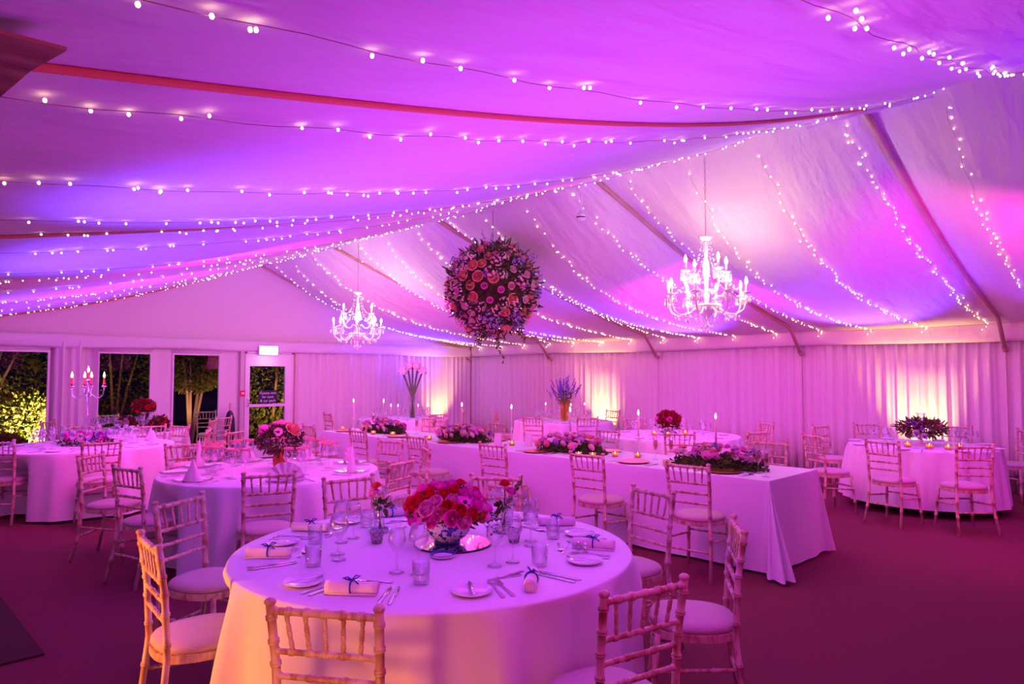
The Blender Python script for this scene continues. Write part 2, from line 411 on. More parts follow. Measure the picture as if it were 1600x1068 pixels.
# fire call point
cp = empty('fire_call_point', (5.64, YB-0.121, 1.22), 0, 'small red fire call point on the post left of the door', 'alarm button')
ob('casing', MB().box(-0.045, -0.03, 0, 0.045, 0, 0.11).mesh('casing', M['redplastic'], False), cp)
ob('press_panel', MB().box(-0.028, -0.034, 0.035, 0.028, -0.030, 0.075).mesh('press_panel', M['letter'], False), cp)
# smoke detector on its drop rod
dt = empty('ceiling_detector', (6.0, 4.89, 3.42), 0, 'small round white detector hanging on a short rod from the ridge', 'detector')
ob('rod', MB().tube([(0, 0, 0.05), (0, 0, 0.29)], 0.009, 8).mesh('rod', M['white']), dt)
ob('body', MB().lathe([(0.0, 0.07), (0.02, 0.065), (0.045, 0.03), (0.055, 0.012), (0.055, 0.0)], 20).mesh('body', M['white']), dt)
ob('sensor_ring', MB().lathe([(0.055, 0.0), (0.05, -0.002), (0.05, -0.014), (0.055, -0.016)], 20).mesh('sensor_ring', M['dark']), dt)
ob('lower_dome', MB().lathe([(0.055, -0.014), (0.045, -0.032), (0.0, -0.04)], 20).mesh('lower_dome', M['white']), dt)
# ---------------------------------------------------------------- chairs
def bamboo(p0, p1, r, rings, seg=8, mid=None):
    """turned rod with raised bamboo rings; mid = list of inner way points"""
    W_ = [Vector(p0)]+[Vector(p) for p in (mid or [])]+[Vector(p1)]
    L = [0]
    for i in range(len(W_)-1): L.append(L[-1]+(W_[i+1]-W_[i]).length)
    def at(s):
        for i in range(len(W_)-1):
            if s <= L[i+1] or i == len(W_)-2:
                return W_[i].lerp(W_[i+1], (s-L[i])/(L[i+1]-L[i]))
    S = [(l, r) for l in L]
    for q in rings:
        c = q*L[-1]
        S += [(c-0.009, r), (c-0.006, r*1.28), (c-0.002, r*1.28), (c, r*0.98), (c+0.002, r*1.28), (c+0.006, r*1.28), (c+0.009, r)]
    S = sorted([x for x in S if 0 <= x[0] <= L[-1]+1e-9])
    return [at(s) for s, _ in S], [k for _, k in S], seg

def rod(name, p0, p1, r, rings, mid=None, seg=8, top=False):
    P, R, sg = bamboo(p0, p1, r, rings, seg, mid)
    mb = MB().tube(P, R, sg)
    if top:
        mb.blob((p1[0], p1[1], p1[2]+0.008), (r*1.35, r*1.35, 0.013), 10, 5)
    return mb.mesh(name, M['wood'])

PX = [(0, .200, -.255), (.22, .182, -.200), (.45, .170, -.178), (.70, .173, -.192), (.905, .180, -.222)]
def post_at(z, s):
    for i in range(len(PX)-1):
        a, b = PX[i], PX[i+1]
        if z <= b[0] or i == len(PX)-2:
            f = (z-a[0])/(b[0]-a[0]); return Vector((s*(a[1]+(b[1]-a[1])*f), a[2]+(b[2]-a[2])*f, z))
CH = []
for s in (-1, 1):
    CH.append(['back_post', rod('back_post', (s*PX[0][1], PX[0][2], 0), (s*PX[-1][1], PX[-1][2], .905), .0145, [.2, .36, .56, .70, .79, .87, .955], [(s*a[1], a[2], a[0]) for a in PX[1:-1]], 10, True)])
for s in (-1, 1):
    CH.append(['leg', rod('leg', (s*.195, .205, 0), (s*.165, .165, .43), .0145, [.3, .62], seg=9)])
def sup(a, k=1.0):
    x = .205*k*abs(cos(a))**.75*(1 if cos(a) > 0 else -1)
    y = .205*k*abs(sin(a))**(.75)*(1 if sin(a) > 0 else -1)
    return x*(1-.08*(y < 0)*abs(y)/.2), y-.0
fr = [sup(2*pi*i/32) for i in range(32)]
CH.append(['seat_frame', MB().prism(fr, .415, .448).mesh('seat_frame', M['wood'], False)])
mb = MB(); prof = [(.93, .448), (.975, .458), (.975, .470), (.92, .484), (.75, .494), (.4, .499), (.05, .50)]
vs = []; fs = []
for k, z in prof:
    vs += [(*sup(2*pi*i/32, k), z) for i in range(32)]
for j in range(len(prof)-1):
    fs += [(j*32+i, j*32+(i+1) % 32, (j+1)*32+(i+1) % 32, (j+1)*32+i) for i in range(32)]
fs.append(tuple((len(prof)-1)*32+i for i in range(32)))
CH.append(['seat_cushion', mb.add(vs, fs).mesh('seat_cushion', M['cushion'])])
for z, r in ((.885, .0125), (.755, .010), (.675, .010), (.595, .010)):
    CH.append(['back_rail', rod('back_rail', post_at(z, -1), post_at(z, 1), r, [.02, .165, .335, .5, .665, .835, .98] if z > .7 else [.03, .33, .67, .97])])
for i in range(5):
    f = (i-2)/2.0
    CH.append(['spindle', rod('spindle', (f*.112, post_at(.755, 1).y, .757), (f*.128, post_at(.885, 1).y, .883), .0065, [.2, .45, .6, .85], seg=7)])
for a, b, z0, z1 in ((1, 1, .27, .30), (-1, -1, .27, .30)):
    CH.append(['stretcher', rod('stretcher', (a*.186, .182, z0), post_at(z1, b), .009, [.3, .7], seg=7)])
CH.append(['stretcher', rod('stretcher', (-.181, .187, .30), (.181, .187, .30), .009, [.3, .7], seg=7)])
CH.append(['stretcher', rod('stretcher', post_at(.22, -1), post_at(.22, 1), .009, [.3, .7], seg=7)])

SEATS = []
def chair(x, z, fx, fz, label, group=None, turn=0):
    """x, z: foot of the back in camera-right/depth metres, facing (fx, fz)"""
    X, Y = c2w(x, z); FX, FY = c2w(fx, fz); L = math.hypot(FX, FY); FX /= L; FY /= L
    rz = atan2(FY, FX)-pi/2+radians(turn)
    d = .20
    SEATS.append((X-sin(rz)*d, Y+cos(rz)*d, rz))
    return place('chiavari_chair', CH, (X-sin(rz)*d, Y+cos(rz)*d, 0), rz, label, 'chair', group)

T = {1: (-.39, 3.52), 2: (-2.20, 6.30), 3: (-5.30, 8.55), 4: (-6.05, 10.80), 5: (.98, 13.1), 6: (2.30, 10.0), 7: (5.10, 8.55), 8: (-2.20, 13.9)}
def tc(k, x, z, label, group=None, turn=0):
    chair(x, z, T[k][0]-x, T[k][1]-z, label, group, turn)
tc(1, -.575, 2.16, 'limed wooden banquet chair with its back to us at front left of nearest round table', turn=-3)
tc(1, .44, 2.36, 'limed wooden banquet chair with its back to us at front right of nearest round table', turn=-4)
tc(1, 1.06, 3.30, 'limed banquet chair seen side-on at the right of the nearest round table', turn=-2)
tc(1, .86, 4.29, 'pale limed chair behind the right edge of nearest round table, beside the long table')
tc(1, -.12, 4.86, 'pale chair on the far side of nearest round table, behind the red and pink roses')
tc(1, -1.13, 4.80, 'limed banquet chair at the far left of nearest round table, behind the left bud vase', turn=6)
tc(1, -1.90, 3.98, 'limed banquet chair left of nearest round table, behind the orange-lit chair')
tc(1, -1.55, 3.00, 'orange-lit limed chair nearest the camera on the left of nearest round table', turn=15)
g2 = 'chairs around the round table with the copper vase'
tc(2, -1.78, 5.05, 'chair backing onto us in front of the fan napkin on the copper vase table', g2, 8)
tc(2, -.94, 5.74, 'pale chair at the right of the copper vase table, nearer the camera of two', g2)
tc(2, -.86, 6.75, 'chair at the right of the copper vase table, farther of two', g2)
tc(2, -2.98, 5.36, 'chair at front left of the copper vase table, its seat turned towards us', g2, 10)
tc(2, -3.78, 6.20, 'dark-lit chair seen edge-on at far left of the copper vase table', g2, -4)
tc(2, -3.42, 7.15, 'chair behind the left edge of the copper vase table, behind a peaked napkin', g2)
tc(2, -2.30, 7.72, 'chair on the far side of copper vase table, directly behind the vase', g2)
tc(2, -1.35, 7.55, 'chair on the far right side of copper vase table, behind the tall napkin', g2)
g3 = 'chairs around the round table with the candelabra'
tc(3, -4.42, 7.40, 'chair backing onto us at front right of the candelabra table', g3)
tc(3, -5.60, 7.48, 'chair at the front left of the candelabra table at photo left edge', g3, 20)
tc(3, -6.95, 9.05, 'partly cropped chair at the left side of the candelabra table', g3)
tc(3, -6.05, 9.72, 'chair on the far side of the candelabra table, left of the candelabra', g3)
tc(3, -4.75, 9.78, 'chair on the far side of the candelabra table, right of the pink flowers', g3)
tc(3, -3.98, 8.95, 'chair at the right-hand side of the candelabra table', g3)
g4 = 'chairs around the round table with red roses by the windows'
tc(4, -7.25, 10.75, 'chair at the left of the red rose table, in front of the window curtain', g4)
tc(4, -5.15, 9.80, 'chair at the near right of the red rose table by the windows', g4)
tc(4, -4.82, 11.0, 'chair at the right of the red rose table in front of the third window', g4)
chair(-3.55, 8.75, -1, .25, 'chair standing alone between the copper vase table and the windows')
chair(-4.95, 11.75, -1, .3, 'chair standing by the closed parasol left of the glazed door')
# outside chairs
def pl(X, Y): return ((X-Y)*S2, (X+Y)*S2)
for X, Y, fx, fy, lb in ((3.62, 13.95, .25, -1, 'white-lit chair standing outside the middle window'), (5.35, 13.95, -.1, -1, 'white-lit chair standing outside the right-hand window beside the door')):
    x, z = pl(X, Y); a = pl(fx, fy); chair(x, z, a[0], a[1], lb, 'chairs outside on the terrace')
# long table, near side and far side
near = [(2.92, 'first'), (3.95, 'second'), (5.2, 'third'), (6.5, 'fourth'), (7.76, 'fifth'), (9.05, 'sixth')]
for i, (Y, nm) in enumerate(near):
    x, z = pl(4.93, Y)
    chair(x, z, 1, 1, 'limed chair on the camera side of the long table, %s from its near end' % nm, 'chairs on the camera side of the long table', [6, 3, 4, 0, 2, -3][i])
for X, Y, nm in ((7.15, 3.25, 'first'), (7.2, 5.45, 'second'), (7.15, 7.5, 'third'), (7.2, 9.2, 'fourth')):
    x, z = pl(X, Y)
    chair(x, z, -1, -1, 'limed chair on the far side of the long table, %s from its near end' % nm, 'chairs on the far side of the long table')
g = 'chairs around the lavender vase table'
tc(5, .36, 11.75, 'chair in front of the lavender vase table, left of the vase', g)
tc(5, 1.28, 11.65, 'chair in front of the lavender vase table, right of the vase', g)
tc(5, 2.05, 14.0, 'chair at the right of the lavender vase table against the warm-lit drape', g)
tc(5, -.30, 13.3, 'chair at the left of the lavender vase table', g)
g = 'chairs around the red rose bowl table'
tc(6, 2.08, 8.52, 'chair in front of the red rose bowl table, facing its roses', g)
tc(6, 3.10, 8.72, 'chair at the front right of the red rose bowl table', g)
tc(6, 3.82, 10.35, 'chair at the far right of the red rose bowl table', g)
tc(6, 2.05, 11.45, 'chair behind the red rose bowl table, left of the roses', g)
g = 'chairs around the flower ring table at the far right'
tc(7, 4.05, 7.50, 'chair with its back to us at the front left of the flower ring table', g, -12)
tc(7, 4.72, 7.02, 'chair with its back to us at the front right of the flower ring table', g, 10)
tc(7, 3.63, 8.25, 'chair seen edge-on at the left of the flower ring table', g)
tc(7, 4.40, 9.75, 'chair at the back left of the flower ring table, seat towards us', g)
tc(7, 5.25, 10.15, 'chair behind the flower ring table, just left of the flowers', g)
tc(7, 6.25, 9.65, 'chair at the back right of the flower ring table', g)
tc(7, 6.42, 7.75, 'partly cropped chair at the right of flower ring table, nearer of two', g)
tc(7, 6.75, 8.95, 'partly cropped chair at the right of flower ring table, farther of two', g)
g = 'chairs around the white amaryllis table'
tc(8, -1.38, 12.75, 'chair at the front right of the white amaryllis table', g)
tc(8, -1.0, 13.9, 'chair at the right of the white amaryllis table by the tent corner', g)
tc(8, -3.45, 12.9, 'chair at the left of the white amaryllis table, beyond the long table end', g)

# ---------------------------------------------------------------- tables and cloths
R_ = .975
TAB = MB().lathe([(0.0, .70), (.93, .70), (.95, .712), (.95, .735), (.93, .745), (0, .745)], 40).mesh('tabletop', M['wood'])
TLEG = MB().tube([(0, 0, 0), (0, 0, .70)], .016, 8).mesh('leg', M['dark'])
def dent(x, y, z, cx, cy):
    """the cloth is pushed in by the seats tucked under the table edge"""
    if z > .70: return x, y
    wz = 1 if z < .53 else (.70-z)/.17
    for (sx, sy, rz) in SEATS:
        dx, dy = cx+x-sx, cy+y-sy
        if dx*dx+dy*dy > .16: continue
        lx = dx*cos(rz)+dy*sin(rz); ly = -dx*sin(rz)+dy*cos(rz)
        e = max(0.0, 1-(abs(lx)/.30)**4)
        tgt = .235*e-.3*(1-e)
        if ly < tgt:
            q = (tgt-ly)*wz; x += -sin(rz)*q; y += cos(rz)*q
    return x, y
def cloth_round(seed, foot, folds=19, amp=.04, flare=.075, c=(0, 0), k=1.0):
    rnd = random.Random(seed); ph = [rnd.uniform(0, 2*pi) for _ in range(4)]
    def fn(u, v):
        a = 2*pi*u
        if v < .34:
            r = R_*v/.34; return (r*cos(a), r*sin(a), .7525)
        if v < .42:
            q = (v-.34)/.08*pi/2; r = R_+.012*sin(q); return (r*cos(a), r*sin(a), .7525-.012*(1-cos(q)))
        d = (v-.42)/.58
        wv = ((1-abs(sin((folds*a+ph[0]+1.6*sin(2*a+ph[1]))/2))*2)*.8+.3*sin((folds*2-3)*a+ph[2])+.35*sin(3*a+ph[3]))
        r = R_+.012+flare*d**.8+amp*wv*d**.55
        zz = .7405-(.7405-foot-.008*wv)*d
        x_, y_ = dent(r*cos(a)*k, r*sin(a)*k, zz, c[0], c[1]); return (x_/k, y_/k, zz)
    mb = MB().grid(fn, 220, 32)
    return mb.mesh('tablecloth', M['cloth'])
TN = {1: 'nearest round table', 2: 'round table with the copper vase', 3: 'round table with the candelabra', 4: 'round table with red roses by the windows',
      5: 'round table with the lavender vase', 6: 'round table with the red rose bowl', 7: 'round table with the flower ring at far right', 8: 'round table with the tall white amaryllis'}
SC = {2: .965, 4: .86, 5: .95, 7: .84, 8: .92}
CEN = {}
for k in T:
    X, Y = c2w(*T[k]); CEN[k] = (X, Y)
    leg = [['leg', TLEG, (sx*.55, sy*.42, 0)] for sx in (-1, 1) for sy in (-1, 1)]
    place('round_table', [['tabletop', TAB]]+leg, (X, Y, 0), radians(18*k), 'folding table under the cloth, '+TN[k], 'table', 'round banquet tables').scale = (SC.get(k, 1.0), SC.get(k, 1.0), 1)
    c = ob('tablecloth', cloth_round(k*7+1, {1: .012, 2: .02, 3: .03, 7: .10}.get(k, .03), {1: 14, 3: 12}.get(k, 19), {1: .075, 3: .07}.get(k, .06), c=(X, Y), k=SC.get(k, 1.0)), None, (X, Y, 0), (0, 0, 0), (SC.get(k, 1.0), SC.get(k, 1.0), 1))
    tag(c, 'floor-length white cloth over the '+TN[k], 'tablecloth', 'white round tablecloths')
# long table
LX0, LX1, LY0, LY1 = 5.48, 6.48, 2.5, 9.7
for i in range(4):
    ya = LY0+.04+i*(LY1-LY0-.08)/4; yb = ya+(LY1-LY0-.08)/4
    t = empty('trestle_table', (0, 0, 0), 0, 'folding trestle table under the long white cloth, %s from its near end' % ['first', 'second', 'third', 'last'][i], 'table', 'trestle tables in a row')
    ob('tabletop', MB().box(LX0+.02, ya, .705, LX1-.02, yb-.006, .742).mesh('tabletop', M['wood'], False), t)
    for x in (LX0+.12, LX1-.12):
        for y in (ya+.15, yb-.15): ob('leg', TLEG, t, (x, y, 0))
def long_cloth():
    # perimeter of the table top with round corners; the drop flares into folds at the corners
    P = []; cr = .015
    def edge(ax, ay, bx, by, nx, ny, n):
        for i in range(n): P.append((ax+(bx-ax)*i/n, ay+(by-ay)*i/n, nx, ny, 0.0, i/n*math.hypot(bx-ax, by-ay)))
    def corner(cx, cy, a0, n=26):
        for i in range(n):
            a = a0+pi/2*i/n; P.append((cx, cy, cos(a), sin(a), sin(pi*i/n), i/n))
    x0, x1, ya, yb = LX0, LX1, LY0, LY1
    edge(x0, yb, x0, ya, -1, 0, 120); corner(x0, ya, pi)
    edge(x0, ya, x1, ya, 0, -1, 24); corner(x1, ya, 1.5*pi)
    edge(x1, ya, x1, yb, 1, 0, 120); corner(x1, yb, 0)
    edge(x1, yb, x0, yb, 0, 1, 24); corner(x0, yb, pi/2)
    n = len(P); rows = 26; vs = []; fs = []
    cx, cy = (x0+x1)/2, (ya+yb)/2
    for (px, py, nx, ny, c, s) in P: vs.append((px-(nx*.001), py, .7525))
    for j in range(1, rows+1):
        d = j/rows
        for i, (px, py, nx, ny, c, s) in enumerate(P):
            cx_, cy_ = px, py
            wave = .012*sin(s*7+i*.02)*d+.006*sin(s*19)*d
            out = .006+.055*d**1.2+wave*(c == 0)
            if c > 0:
                out = .006+.055*d**1.2+c*(.24 if cy_ < 6 and cx_ < 6 else .05)*d**1.1+(.05*d*cos(i*1.05))*c
            z = .7525-.006-(.7425-.02)*d
            vs.append((px+nx*out, py+ny*out, z))
    for j in range(rows):
        for i in range(n):
            i2 = (i+1) % n; fs.append((j*n+i, j*n+i2, (j+1)*n+i2, (j+1)*n+i))
    mb = MB().add(vs, fs)
    mb.add([(x0, ya, .7525), (x1, ya, .7525), (x1, yb, .7525), (x0, yb, .7525)], [(0, 1, 2, 3)])
    return mb.mesh('tablecloth', M['cloth'])
tag(ob('tablecloth', long_cloth()), 'long white cloth hanging to the floor over the top table row', 'tablecloth')

# ---------------------------------------------------------------- tableware, each kind built once
def knife_mesh(L=.22):
    o_ = [(-.0055, 0), (.0055, 0), (.0085, .03), (.0065, .08), (.0055, .098), (.0105, .104), (.0125, .17), (.008, L-.01), (0, L), (-.005, L-.03), (-.0055, .10), (-.0065, .08), (-.0085, .03)]
    return MB().prism(o_, 0, .0045).mesh('dinner_knife', M['silver'])
def fork_mesh():
    mb = MB().prism([(-.008, 0), (.008, 0), (.004, .09), (.004, .135), (.0125, .15), (.0125, .163), (-.0125, .163), (-.0125, .15), (-.004, .135), (-.004, .09)], .001, .0055)
    for i in range(4):
        x = -.0105+i*.007; mb.box(x-.002, .163, .001, x+.002, .205, .0055)
    return mb.mesh('fork', M['silver'], False)
def spoon_mesh():
    mb = MB().prism([(-.0075, 0), (.0075, 0), (.004, .09), (.0045, .135), (-.0045, .135), (-.004, .09)], .001, .005)
    mb.grid(lambda u, v: (.019*sin(pi*min(max(u, .001), .999))**.6*(2*v-1), .128+.058*u, .0035-.005*(1-(2*v-1)**2)*sin(pi*u)+.003), 10, 6)
    return mb.mesh('spoon', M['silver'])
KN, FO, SP = knife_mesh(), fork_mesh(), spoon_mesh()
def plate_parts(r=.085, m='china'):
    return MB().lathe([(0, .003), (r*.6, .003), (r*.7, .006), (r*.97, .015), (r, .017), (r*.98, .013), (r*.68, .001), (0, 0)], 32).mesh('plate', M[m])
SIDE, CHARGE, GOLDP = plate_parts(), plate_parts(.155, 'glass'), plate_parts(.16, 'gold')
def roll_mesh():
    mb = MB()
    prof = lambda x: .024+.002*sin(x*30)
    mb.tube([(x/10*.21-.105, 0, .026) for x in range(11)], [prof(x*.02) for x in range(11)], 16)
    # spiral lip at the ends
    for sx in (-1, 1):
        pts = [(sx*.106, (.006+.016*q/18)*cos(q*.75), .026+(.006+.016*q/18)*sin(q*.75)) for q in range(19)]
        mb.tube(pts, .0018, 5)
    mb.box(-.105, -.028, .001, .105, .0, .007)
    return mb.mesh('napkin_roll', M['napkin'])
NROLL = roll_mesh()
mb = MB().tube([(0, .027*cos(q*pi/8), .027+.027*sin(q*pi/8)) for q in range(17)], .0035, 6, False)
for s in (-1, 1):
    mb.tube([(0, 0, .054), (s*.012, s*.012, .068), (s*.03, s*.018, .066), (s*.012, s*.006, .056), (0, 0, .054)], .003, 6)
    mb.tube([(0, 0, .054), (s*.015, -s*.012, .056), (s*.034, -s*.022, .045)], .0028, 6)
NRIB = mb.mesh('ribbon_bow', M['ribbon'])
ROLL = [['napkin_cloth', NROLL], ['ribbon_bow', NRIB]]
def wine(h=.20, rb=.036, br=.041, name='wine_glass'):
    s = h*.46
    return MB().lathe([(0, .002), (.034, .002), (.034, .004), (.012, .008), (.0045, .016), (.004, s), (.012, s+.006), (rb*.75, s+.022), (br, s+.05), (br*.98, s+.07), (rb*.82, h), (rb*.80, h), (br*.95, s+.07), (br*.96, s+.05), (0, s+.012)], 22).mesh(name, M['glass'])
WG, WG2 = wine(.22, .038, .044), wine(.19, .036, .039)
TUM = MB().lathe([(0, .0), (.033, 0), (.0345, .004), (.038, .095), (.0365, .095), (.033, .012), (0, .010)], 22).mesh('tumbler', M['glass'])
FLU = [['bowl_and_stem', MB().lathe([(0, .002), (.032, .002), (.03, .005), (.005, .014), (.004, .08), (.014, .10), (.023, .14), (.0235, .24), (.0225, .24), (.022, .14), (.012, .103), (0, .1)], 18).mesh('bowl_and_stem', M['glass'])],
       ['drink', MB().lathe([(0, .104), (.011, .106), (.0205, .14), (.021, .20), (0, .20)], 16).mesh('drink', M['amber'])]]
SAUC = [['dish', plate_parts(.062, 'china')], ['blue_rim', MB().lathe([(.048, .0125), (.0625, .0185), (.061, .0195), (.048, .0135)], 32).mesh('blue_rim', M['cobalt'])]]
BUD = MB().lathe([(0, .002), (.026, .002), (.030, .012), (.031, .03), (.024, .06), (.015, .085), (.0135, .105), (.018, .125), (.017, .125), (.0125, .105), (.022, .06), (.029, .03), (0, .008)], 20).mesh('bud_vase', M['glass'])
MERC = MB().lathe([(0, 0), (.024, 0), (.028, .008), (.037, .058), (.0385, .065), (.036, .065), (.027, .012), (0, .01)], 26).mesh('votive_cup', M['mercury'])
FL = MB().lathe([(0, 0), (.006, .004), (.0085, .014), (.006, .028), (.002, .044), (0, .050)], 8).mesh('flame', M['flame'])
FLS = MB().lathe([(0, 0), (.004, .004), (.005, .010), (.003, .018), (0, .024)], 8).mesh('flame', M['smallflame'])
TEAL = [['glass_cup', MB().lathe([(0, 0), (.028, 0), (.033, .02), (.034, .05), (.032, .05), (.030, .02), (0, .004)], 18).mesh('glass_cup', M['votive'])],
        ['candle', MB().lathe([(0, .006), (.024, .006), (.024, .024), (0, .024)], 14).mesh('candle', M['wax'])], ['flame', FLS, (0, 0, .026)]]
def taper(h=.22, m='wax'):
    return [['wax_stick', MB().lathe([(0, 0), (.0105, 0), (.0095, h), (.004, h+.003), (0, h+.002)], 12).mesh('wax_stick', M[m])],
            ['wick', MB().tube([(0, 0, h), (.001, 0, h+.012)], .001, 5).mesh('wick', M['core'])], ['flame', FL, (0, 0, h+.006)]]
TAPER, RTAPER = taper(), taper(.09, 'redwax')
def stick(h):
    return MB().lathe([(0, 0), (.045, 0), (.046, .006), (.02, .018), (.009, .03), (.012, .05), (.006, .07), (.006, h*.55), (.013, h*.62), (.007, h*.7), (.008, h-.04), (.02, h-.026), (.021, h-.02), (.012, h-.018), (.012, h), (0, h)], 16)
STICK = stick(.17).mesh('candlestick', M['mirror'])
CSTICK = stick(.17).mesh('candlestick', M['crystal'])
def loose(name, me, loc, rz, label, cat, group=None, scale=1.0, rot=None):
    o = ob(name, me, None, loc, rot or (0, 0, rz), scale); return tag(o, label, cat, group)
TZ = .7535
def polar(k, ang, r):
    # angle seen from above in camera-right/depth axes about the table centre
    x, z = T[k]; return c2w(x+r*cos(radians(ang)), z+r*sin(radians(ang)))
def hd(ang):      # world heading whose local +Y points from the rim to the centre
    FX, FY = c2w(-cos(radians(ang)), -sin(radians(ang))); return atan2(FY, FX)-pi/2

# ---------------------------------------------------------------- nearest round table
PL = [(-108, 'nearest place, left of centre', 8), (-54, 'nearest place, right of centre', 44), (-4, 'right-hand place', -108), (36, 'back right place', 50), (76, 'back place behind the roses', 0),
      (116, 'back left place', 0), (156, 'left-hand place', -76), (196, 'front left place', 70)]
for a, nm, tw in PL:
    h = hd(a); g = None
    X, Y = polar(1, a, .80)
    place('napkin_roll', ROLL, (X, Y, TZ), h+radians(4+tw), 'rolled napkin tied with blue ribbon, '+nm, 'napkin', 'rolled napkins on the nearest round table')
    X, Y = polar(1, a-19, .79)
    loose('side_plate', SIDE, (X, Y, TZ), 0, 'white side plate, '+nm+', nearest round table', 'plate', 'side plates on the nearest round table')
    X, Y = polar(1, a-19.5, .865)
    loose('butter_knife', KN, (X, Y, TZ+.0175), h+radians(-24), 'knife lying across the side plate, '+nm, 'knife', 'butter knives on the nearest round table', .78)
    for j, (da, l_) in enumerate(((-12.2, 'outer'), (-9.4, 'inner'))):
        X, Y = polar(1, a+da, .885)
        loose('fork', FO, (X, Y, TZ), hd(a+da)+radians(-6), l_+' fork left of the napkin, '+nm, 'fork', 'forks on the nearest round table')
    for j, (da, l_) in enumerate(((10.5, 'inner'), (13.2, 'outer'))):
        X, Y = polar(1, a+da, .90)
        loose('dinner_knife', KN, (X, Y, TZ), hd(a+da)+radians(5), l_+' knife right of the napkin, '+nm, 'knife', 'dinner knives on the nearest round table')
    X, Y = polar(1, a+8, .63)
    loose('dessert_spoon', SP, (X, Y, TZ), h+pi/2+.1, 'dessert spoon above the napkin, '+nm, 'spoon', 'dessert spoons on the nearest round table', .85)
    X, Y = polar(1, a-10, .655)
    loose('dessert_fork', FO, (X, Y, TZ), h-pi/2-.1, 'dessert fork above the napkin, '+nm, 'fork', 'dessert forks on the nearest round table', .8)
    X, Y = polar(1, a+16, .50); loose('wine_glass', WG, (X, Y, TZ), 0, 'tall empty wine glass, '+nm, 'glass', 'wine glasses on the nearest round table')
    X, Y = polar(1, a+4, .485); loose('wine_glass', WG2, (X, Y, TZ), 0, 'smaller empty wine glass, '+nm, 'glass', 'wine glasses on the nearest round table')
    X, Y = polar(1, a+19, .63); loose('tumbler', TUM, (X, Y, TZ), 0, 'empty glass tumbler, '+nm, 'glass', 'tumblers on the nearest round table')
for (x, z, lb, me) in ((.33, 3.44, 'small glass salt shaker on the right of nearest round table', 'glass'), (.36, 3.40, 'small silver pepper pot on the right of nearest round table', 'silver')):
    X, Y = c2w(x, z)
    r = empty('pepper_shaker' if 'pepper' in lb else 'salt_shaker', (X, Y, TZ), 0, lb, 'shaker')
    ob('body', MB().lathe([(0, 0), (.012, 0), (.014, .004), (.010, .03), (0, .031)], 14).mesh('body', M[me]), r)
    ob('cap', MB().lathe([(.0105, .03), (.0115, .034), (.008, .042), (0, .045)], 14).mesh('cap', M['silver']), r)

# ---------------------------------------------------------------- flowers
def rose_mesh(name, m, r=.03, seed=0):
    rnd = random.Random(seed); mb = MB()
    for ring, (n, rr, hh, lean) in enumerate(((3, .26, 1.0, .0), (4, .44, .96, .08), (5, .64, .84, .2), (6, .82, .66, .4), (7, .98, .40, .7))):
        for i in range(n):
            a = 2*pi*(i+ring*.5)/n+rnd.uniform(-.2, .2); sp = 2*pi/n*.72
            def fn(u, v, a=a, sp=sp, rr=rr, hh=hh, lean=lean):
                b = a+(u-.5)*2*sp*(.5+.5*v**.5)*(1-.25*max(0, v-.75)*4*abs(2*u-1))
                q = r*rr*(.30+.70*sin(min(v*1.35, 1)*pi/2))-r*rr*.16*max(0, v-.5)*(1-lean)+r*lean*.22*v**3
                z = r*(hh*1.1*v-.15)-r*.12*(2*u-1)**2*v-(r*.18*lean if v > .95 else 0)
                return (q*cos(b), q*sin(b), z)
            mb.grid(fn, 4, 4)
    mb.blob((0, 0, r*.35), (r*.26, r*.26, r*.42), 7, 4)
    return mb.mesh(name, M[m])
def gerb_mesh(name, m, r=.035, n=16):
    mb = MB()
    for k in range(2):
        for i in range(n):
            a = 2*pi*(i+.5*k)/n; w_ = .13; R2 = r*(1-.2*k)
            c, s_ = cos(a), sin(a)
            p = [(R2*.15, -.3), (R2*.55, -w_*1), (R2*.95, -w_*.7), (R2, 0), (R2*.95, w_*.7), (R2*.55, w_*1)]
            v = [(q*c-(t*r)*s_, q*s_+(t*r)*c, .004*k+r*.12*(q/r)) for q, t in p]
            mb.add(v, [(0, 1, 2, 3, 4, 5)])
    return mb.mesh(name, M[m], False)
EYE = MB().blob((0, 0, .006), (.009, .009, .006), 10, 4).mesh('flower_eye', M['core'])
def cluster_mesh(name, m, r=.03, n=26, fr=.008, seed=1):
    rnd = random.Random(seed); mb = MB()
    for i in range(n):
        z = rnd.uniform(-.1, 1); a = rnd.uniform(0, 2*pi); q = sqrt(max(0, 1-z*z))
        c = (r*q*cos(a), r*q*sin(a), r*z*.8); N = Vector(c).normalized()
        t = N.orthogonal().normalized(); b = N.cross(t)
        pts = []
        for k in range(10):
            R2 = fr*(1 if k % 2 else .45); pts.append(Vector(c)+(t*cos(k*pi/5)+b*sin(k*pi/5))*R2+N*(.002 if k % 2 else 0))
        pts.append(Vector(c)-N*.001); mb.add(pts, [(k, (k+1) % 10, 10) for k in range(10)])
    return mb.mesh(name, M[m], False)
